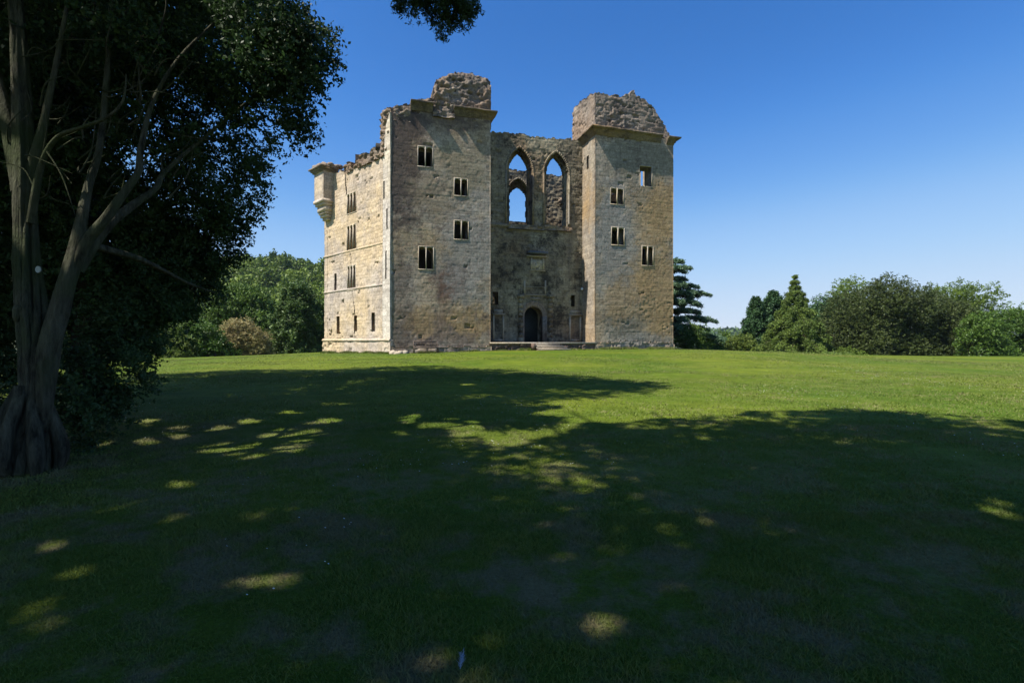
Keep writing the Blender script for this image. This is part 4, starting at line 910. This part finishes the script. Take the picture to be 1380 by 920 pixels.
def conifer(name, pxc, half, ytop, dep, label, mat, seed, tiers=16, droop=.25, leaf=.12, dens=1., sparse=.0, grp=None, curve=1.0, flatness=.12, pend=.0, zb=.02, up=.5):
    x = (pxc-690)/F_*dep; z = G(x, dep); ht = EYE+(460-ytop)/F_*dep-z; hw = half/F_*dep; rs = np.random.default_rng(seed)
    o = empty(name, (x, dep, z)); tag(o, label, 'tree', grp); t = MB(); trunk(t, (x, dep, z-.3), (x, dep, z+ht*.97), .03*ht, .004*ht, 8, seed, .05); cm = MB()
    for i in range(tiers):
        f = zb+(1-zb)*(i+.3)/tiers; zz = z+ht*f; R0 = hw*(1-f)**curve*(.8+.35*rs.random())+.12; nb = max(4, int(7+R0*1.5))
        for k in range(nb):
            if rs.random() < sparse: continue
            a = k/nb*2*math.pi+rs.random()*.7; L = R0*(.75+.4*rs.random()); dr = np.array([math.cos(a), math.sin(a), 0]); lat = np.array([-dr[1], dr[0], 0])
            n = int(14+26*L*dens); g = .1+.9*rs.random(n)**.75; dz = -droop*L*g**1.6+(.1*L*np.sin(g*3) if droop < .3 else 0)
            c = np.array([x, dep, zz])+dr*(L*g)[:, None]+lat*(rs.normal(size=n)*(.16*L*(1.15-g)+.05))[:, None]+Zz*(dz+rs.normal(size=n)*flatness-pend*rs.random(n)**2*L*.5)[:, None]
            c[:, 2] = np.maximum(c[:, 2], z+.15+.5*rs.random(n)); C = np.repeat(c, 6, 0)+rs.normal(size=(n*6, 3))*leaf*np.array([.9, .9, .5])
            bt = rs.random()*.35
            V, F, T = quads(C, np.full(len(C), leaf), np.clip(bt+rs.random(len(C))*.65, 0, 1), up, .4, rs); cm.add(V, F, T)
            if L > 1.2: t.tube([np.array([x, dep, zz]), np.array([x, dep, zz])+dr*L*.5+Zz*(-droop*L*.33), np.array([x, dep, zz])+dr*L*.95+Zz*(-droop*L*.9)], [.012*ht*.5, .008*ht*.5, .02], 5)
    t.build('trunk', M['bark_dark'], o, smooth=True); cm.build('crown', M[mat], o); return o
# right of the castle
conifer('cedar_tree', 903, 62, 346, 62, 'blue green cedar with tiered spreading boughs behind the corner of the right tower', 'leaf_cedar', 201, 10, .05, .12, 2.3, .42, curve=.40, flatness=.11, zb=.10, up=.5)
bush('shrub', 905, 962, 436, 58, 'dark green shrub below the tiered cedar beside the right tower', 'shrub', 'leaf_oak', 202, n=5)
bush('shrub', 935, 996, 444, 66, 'low mid green shrub in the dip where the far hill shows', 'shrub', 'leaf_laurel', 203, n=6, shape=1.3)
bush('shrub', 975, 1022, 450, 64, 'low yellowish shrub at the foot of the dark narrow conifer', 'shrub', 'leaf_bush', 204, n=5, shape=1.)
conifer('conifer_tree', 1019, 24, 400, 76, 'dark narrow conifer standing first to the right of the sky gap', 'leaf_conifer', 205, 14, .2, .17, 1.4, curve=.6, flatness=.2)
conifer('conifer_tree', 1042, 26, 392, 80, 'dark green conifer behind the drooping conifer on its castle side', 'leaf_conifer', 206, 14, .2, .18, 1.4, curve=.55, flatness=.2)
conifer('weeping_conifer', 1071, 78, 368, 70, 'olive drooping conifer with a pointed leader and skirts of hanging boughs', 'leaf_weep', 207, 17, .42, .11, 3.0, .15, curve=1.35, flatness=.10, pend=.45, up=.2)
bush('conifer_tree', 1085, 1140, 398, 84, 'dark rounded conifer filling the gap behind the drooping conifer', 'tree', 'leaf_conifer', 208, n=5, leaf=.2)
bush('broadleaf_tree', 1112, 1182, 379, 88, 'light green tree showing over the bronze tree on its castle side', 'tree', 'leaf_ash', 209, n=6, leaf=.15, tips=45, shape=.6)
bush('bronze_tree', 1102, 1262, 374, 72, 'broad bronze green tree with dense dark boughs down to the lawn', 'tree', 'leaf_copper', 210, n=9, leaf=.12, tips=80, tops=([-1, -.75, -.4, 0, .3, .6, 1], [.45, .62, .82, .97, 1, .85, .72]))
bush('bronze_tree', 1225, 1322, 398, 74, 'lower bronze green tree between the broad one and the glossy hedge', 'tree', 'leaf_copper', 211, n=6, leaf=.12, tips=80, tops=([-1, -.4, 0, .6, 1], [1, .97, .93, .75, .5]))
bush('broadleaf_tree', 1243, 1333, 373, 84, 'airy light green tree rising above the lower bronze tree', 'tree', 'leaf_ash', 212, n=6, leaf=.14, tips=40, shape=.55)
bush('laurel_shrub', 1300, 1362, 424, 66, 'glossy green shrub rounded beside the bronze trees', 'shrub', 'leaf_laurel', 213, n=6, leaf=.125, shape=.5)
bush('laurel_shrub', 1335, 1420, 412, 70, 'taller glossy green shrub at the right edge of the lawn', 'shrub', 'leaf_laurel', 214, n=7, leaf=.125, shape=.3)
bush('laurel_shrub', 1400, 1520, 405, 74, 'glossy green shrub beyond the taller one at the picture edge', 'shrub', 'leaf_laurel', 215, n=8, leaf=.2, shape=.3)
bush('groundcover_shrub', 1122, 1165, 469, 67, 'small bright leafy clump at the foot of the broad bronze tree', 'shrub', 'leaf_ash', 216, n=6, leaf=.13, shape=1)
# left of the castle
bush('pale_shrub', 298, 362, 431, 64, 'rounded pinkish bronze shrub between two darker green masses', 'shrub', 'leaf_pink', 301, n=6, leaf=.125, shape=.9)
bush('yellow_green_shrub', 205, 262, 443, 58, 'yellow green shrub at the left end of the lawn', 'shrub', 'leaf_bush', 302, n=6, leaf=.12, shape=.8)
bush('green_shrub', 248, 312, 436, 60, 'mid green shrub leaning against the pinkish bronze shrub', 'shrub', 'leaf_laurel', 303, n=6, leaf=.12, shape=.8)
bush('broadleaf_tree', 283, 372, 378, 76, 'dark dome shaped tree directly behind the pinkish bronze shrub', 'tree', 'leaf_oak', 304, n=7, leaf=.2, shape=.8)
conifer('conifer_tree', 402, 42, 384, 70, 'dark layered conifer close to the sunlit castle wall', 'leaf_pine', 305, 13, .25, .2, 1.3, curve=.35, flatness=.3, zb=.05)
bush('broadleaf_tree', 418, 470, 402, 74, 'olive tree half hidden by the sunlit castle wall', 'tree', 'leaf_oak', 306, n=5, leaf=.2)
bush('broadleaf_tree', 190, 275, 395, 80, 'green tree behind the yellow green shrub under the evergreen boughs', 'tree', 'leaf_oak', 307, n=7, leaf=.2, shape=.6)
bush('broadleaf_tree', 100, 200, 380, 76, 'green tree glimpsed between the two dark evergreen trunks', 'tree', 'leaf_oak', 308, n=7, leaf=.22, shape=.5)

# woodland on the hillside: one mass
wd = MB(); rs = np.random.default_rng(5)
pos = []
for i in range(5200):
    y = 110+rs.random()**.8*300; k = (110+rs.random()*390-690)/F_; x = k*y
    pos.append((x, y))
pos = np.array(pos); hz = hillz(pos[:, 0], pos[:, 1]); 
py = 460-(hz+6-EYE)/pos[:, 1]*F_
keep = (py < 450); pos = pos[keep]; hz = hz[keep]; sel = rs.permutation(len(pos))[:620]
for i in sel:
    x, y = pos[i]; r_ = 3.0+3.2*rs.random(); n = int(26000*(r_/y)**1.2*6)
    n = int(np.clip(n, 250, 900)); con = rs.random() < .22
    C = blob_pts((x, y, hz[i]+r_*1.2), r_, n, rs, .55, (.62, .62, 1.5) if con else (1, 1, .95), int(i), .3)
    bt = rs.random()*.45+(.25 if not con else 0)-.1*con; T = np.clip(bt+rs.random(n)*.4, 0, 1)
    V, F, T = quads(C, np.full(n, .28+.0016*y), T, .2, .6, rs); wd.add(V, F, T)
tag(wd.build('woodland', M['leaf_wood'], origin=(0, 0, 0)), kind='stuff')
# tree line on the far ridge
fw_ = MB(); n = 5000; x = -50+rs.random(n)*800; y = 850+rs.random(n)*250; C = np.c_[x, y, farz(x, y)+rs.random(n)*8]
V, F, T = quads(C, np.full(n, 4.), rs.random(n)*.4, .2, .6, rs); fw_.add(V, F, T); tag(fw_.build('far_woodland', M['leaf_wood'], origin=(0, 0, 0)), kind='stuff')

# ---------------------------------------------------------------- grass, daisies
gb = MB(); rs = np.random.default_rng(9)
def blades(n, y0, y1, h, w):
    y = np.sqrt(y0*y0+rs.random(n)*(y1*y1-y0*y0)); x = (rs.random(n)*2-1)*1.12*y; z = ground(x, y)
    dn = vn(x*1.2, y*1.2, seed=4)*.5+vn(x*5, y*5, seed=6)*.5; keep = dn > -2; x, y, z, dn = x[keep], y[keep], z[keep], dn[keep]; n = len(x)
    b = np.c_[x, y, z-.004]; a = rs.random(n)*2*np.pi; d = np.c_[np.cos(a), np.sin(a), a*0]; hh = (h*(.5+.8*rs.random(n))*(1+.7*dn))[:, None]
    ln = rs.normal(size=(n, 3))*.75; ln[:, 2] = 0
    V = np.stack([b-d*w, b+d*w, b+(Zz+ln)*hh], 1).reshape(-1, 3); F = np.arange(3*n).reshape(n, 3)
    gb.add(V, F, np.repeat(np.clip(rs.random(n)*.6+.15+.3*dn, 0, 1), 3))
blades(190000, 2.0, 4.5, .027, .0026); blades(190000, 4.5, 9, .028, .0042); blades(150000, 9, 20, .030, .008); blades(70000, 17, 30, .030, .012); blades(60000, 26, 44, .030, .018)
def foot(A, B, out, n):      # longer grass against the wall foot
    f = rs.random(n); o_ = np.abs(rs.normal(size=n))*.14+.10; P = A+(B-A)*f[:, None]+out*o_[:, None]; x, y = P[:, 0], P[:, 1]; z = ground(x, y)
    h = (.05+.10*rs.random(n))*(.4+1.2*np.clip(vn(x*1.3, y*1.3, seed=8)+.4, 0, 1)); b = np.c_[x, y, z]; a = rs.random(n)*6.28; d = np.c_[np.cos(a), np.sin(a), a*0]*.012
    ln = rs.normal(size=(n, 3))*.4; ln[:, 2] = 0; gb.add(np.stack([b-d, b+d, b+(Zz+ln)*h[:, None]], 1).reshape(-1, 3), np.arange(3*n).reshape(n, 3), np.repeat(rs.random(n), 3))
foot(P0, P0+U*TW, -Vv, 9000); foot(P0+U*S2, P0+U*S3, -Vv, 9000); foot(P0+U*TW, P0+U*S2, -Vv, 4000); foot(Q1, P0, NL, 9000)
tag(gb.build('grass', M['blade'], origin=(0, 0, 0)), kind='stuff')
dm = MB(); n = 9000; y = np.sqrt(9+rs.random(n)*(24**2-9)); x = (rs.random(n)*2-1)*1.05*y
k = vn(x/2.2, y/2.2, seed=12)+.6*vn(x/.7, y/.7, seed=13)-.3*(x < -1)*1.; kk = (k > .0) & (rs.random(n) < .5); x = x[kk]; y = y[kk]; n = len(x); z = ground(x, y)+.028
a = np.linspace(0, 2*np.pi, 7)[:-1]; r_ = .004+.004*rs.random(n)
V = np.stack([np.stack([x+r_*np.cos(q), y+r_*np.sin(q), z+r_*.4*np.sin(q+x)], -1) for q in a]+[np.stack([x, y, z+.004], -1)], 1).reshape(-1, 3)
F = (np.arange(n)[:, None, None]*7+np.array([(i, (i+1) % 6, 6) for i in range(6)])[None]).reshape(-1, 3)
dm.add(V, F); tag(dm.build('daisies', M['daisy'], origin=(0, 0, 0)), kind='stuff')
# pale feather on the grass at the bottom
p = P3d(622, 905, 2.47); p[2] = G(p[0], p[1])+.02; mb = MB()
for i in range(60):
    a = rs.normal()*.5; f = rs.random(); b = p+np.array([.004*rs.normal(), -.06+.12*f, .012]); e = b+np.array([math.sin(a)*.03, .025, .012*rs.random()])
    mb.add([b+np.array([.0015, 0, 0]), b-np.array([.0015, 0, 0]), e], [(0, 1, 2)], [.5]*3)
mb.tube([p+np.array([0, -.07, .012]), p+np.array([.004, .09, .016])], [.002, .001], 5)
tag(mb.build('feather', M['feather']), 'pale bluish feathery scrap lying in the shaded grass at the bottom edge', 'feather')

# thin summer air: far things pale a little towards blue
hz_ = MB(); hz_.box((500, 900, 45), (3200, 3000, 130)); hm = bpy.data.materials.new('summer_air'); hm.use_nodes = True; hm.node_tree.nodes.clear()
pv = hm.node_tree.nodes.new("ShaderNodeVolumePrincipled"); pv.inputs["Color"].default_value = (.62, .78, 1, 1); pv.inputs["Density"].default_value = .0001; pv.inputs["Anisotropy"].default_value = .2
ho = hm.node_tree.nodes.new("ShaderNodeOutputMaterial"); hm.node_tree.links.new(pv.outputs[0], ho.inputs["Volume"])
tag(hz_.build('haze', hm), kind='stuff')
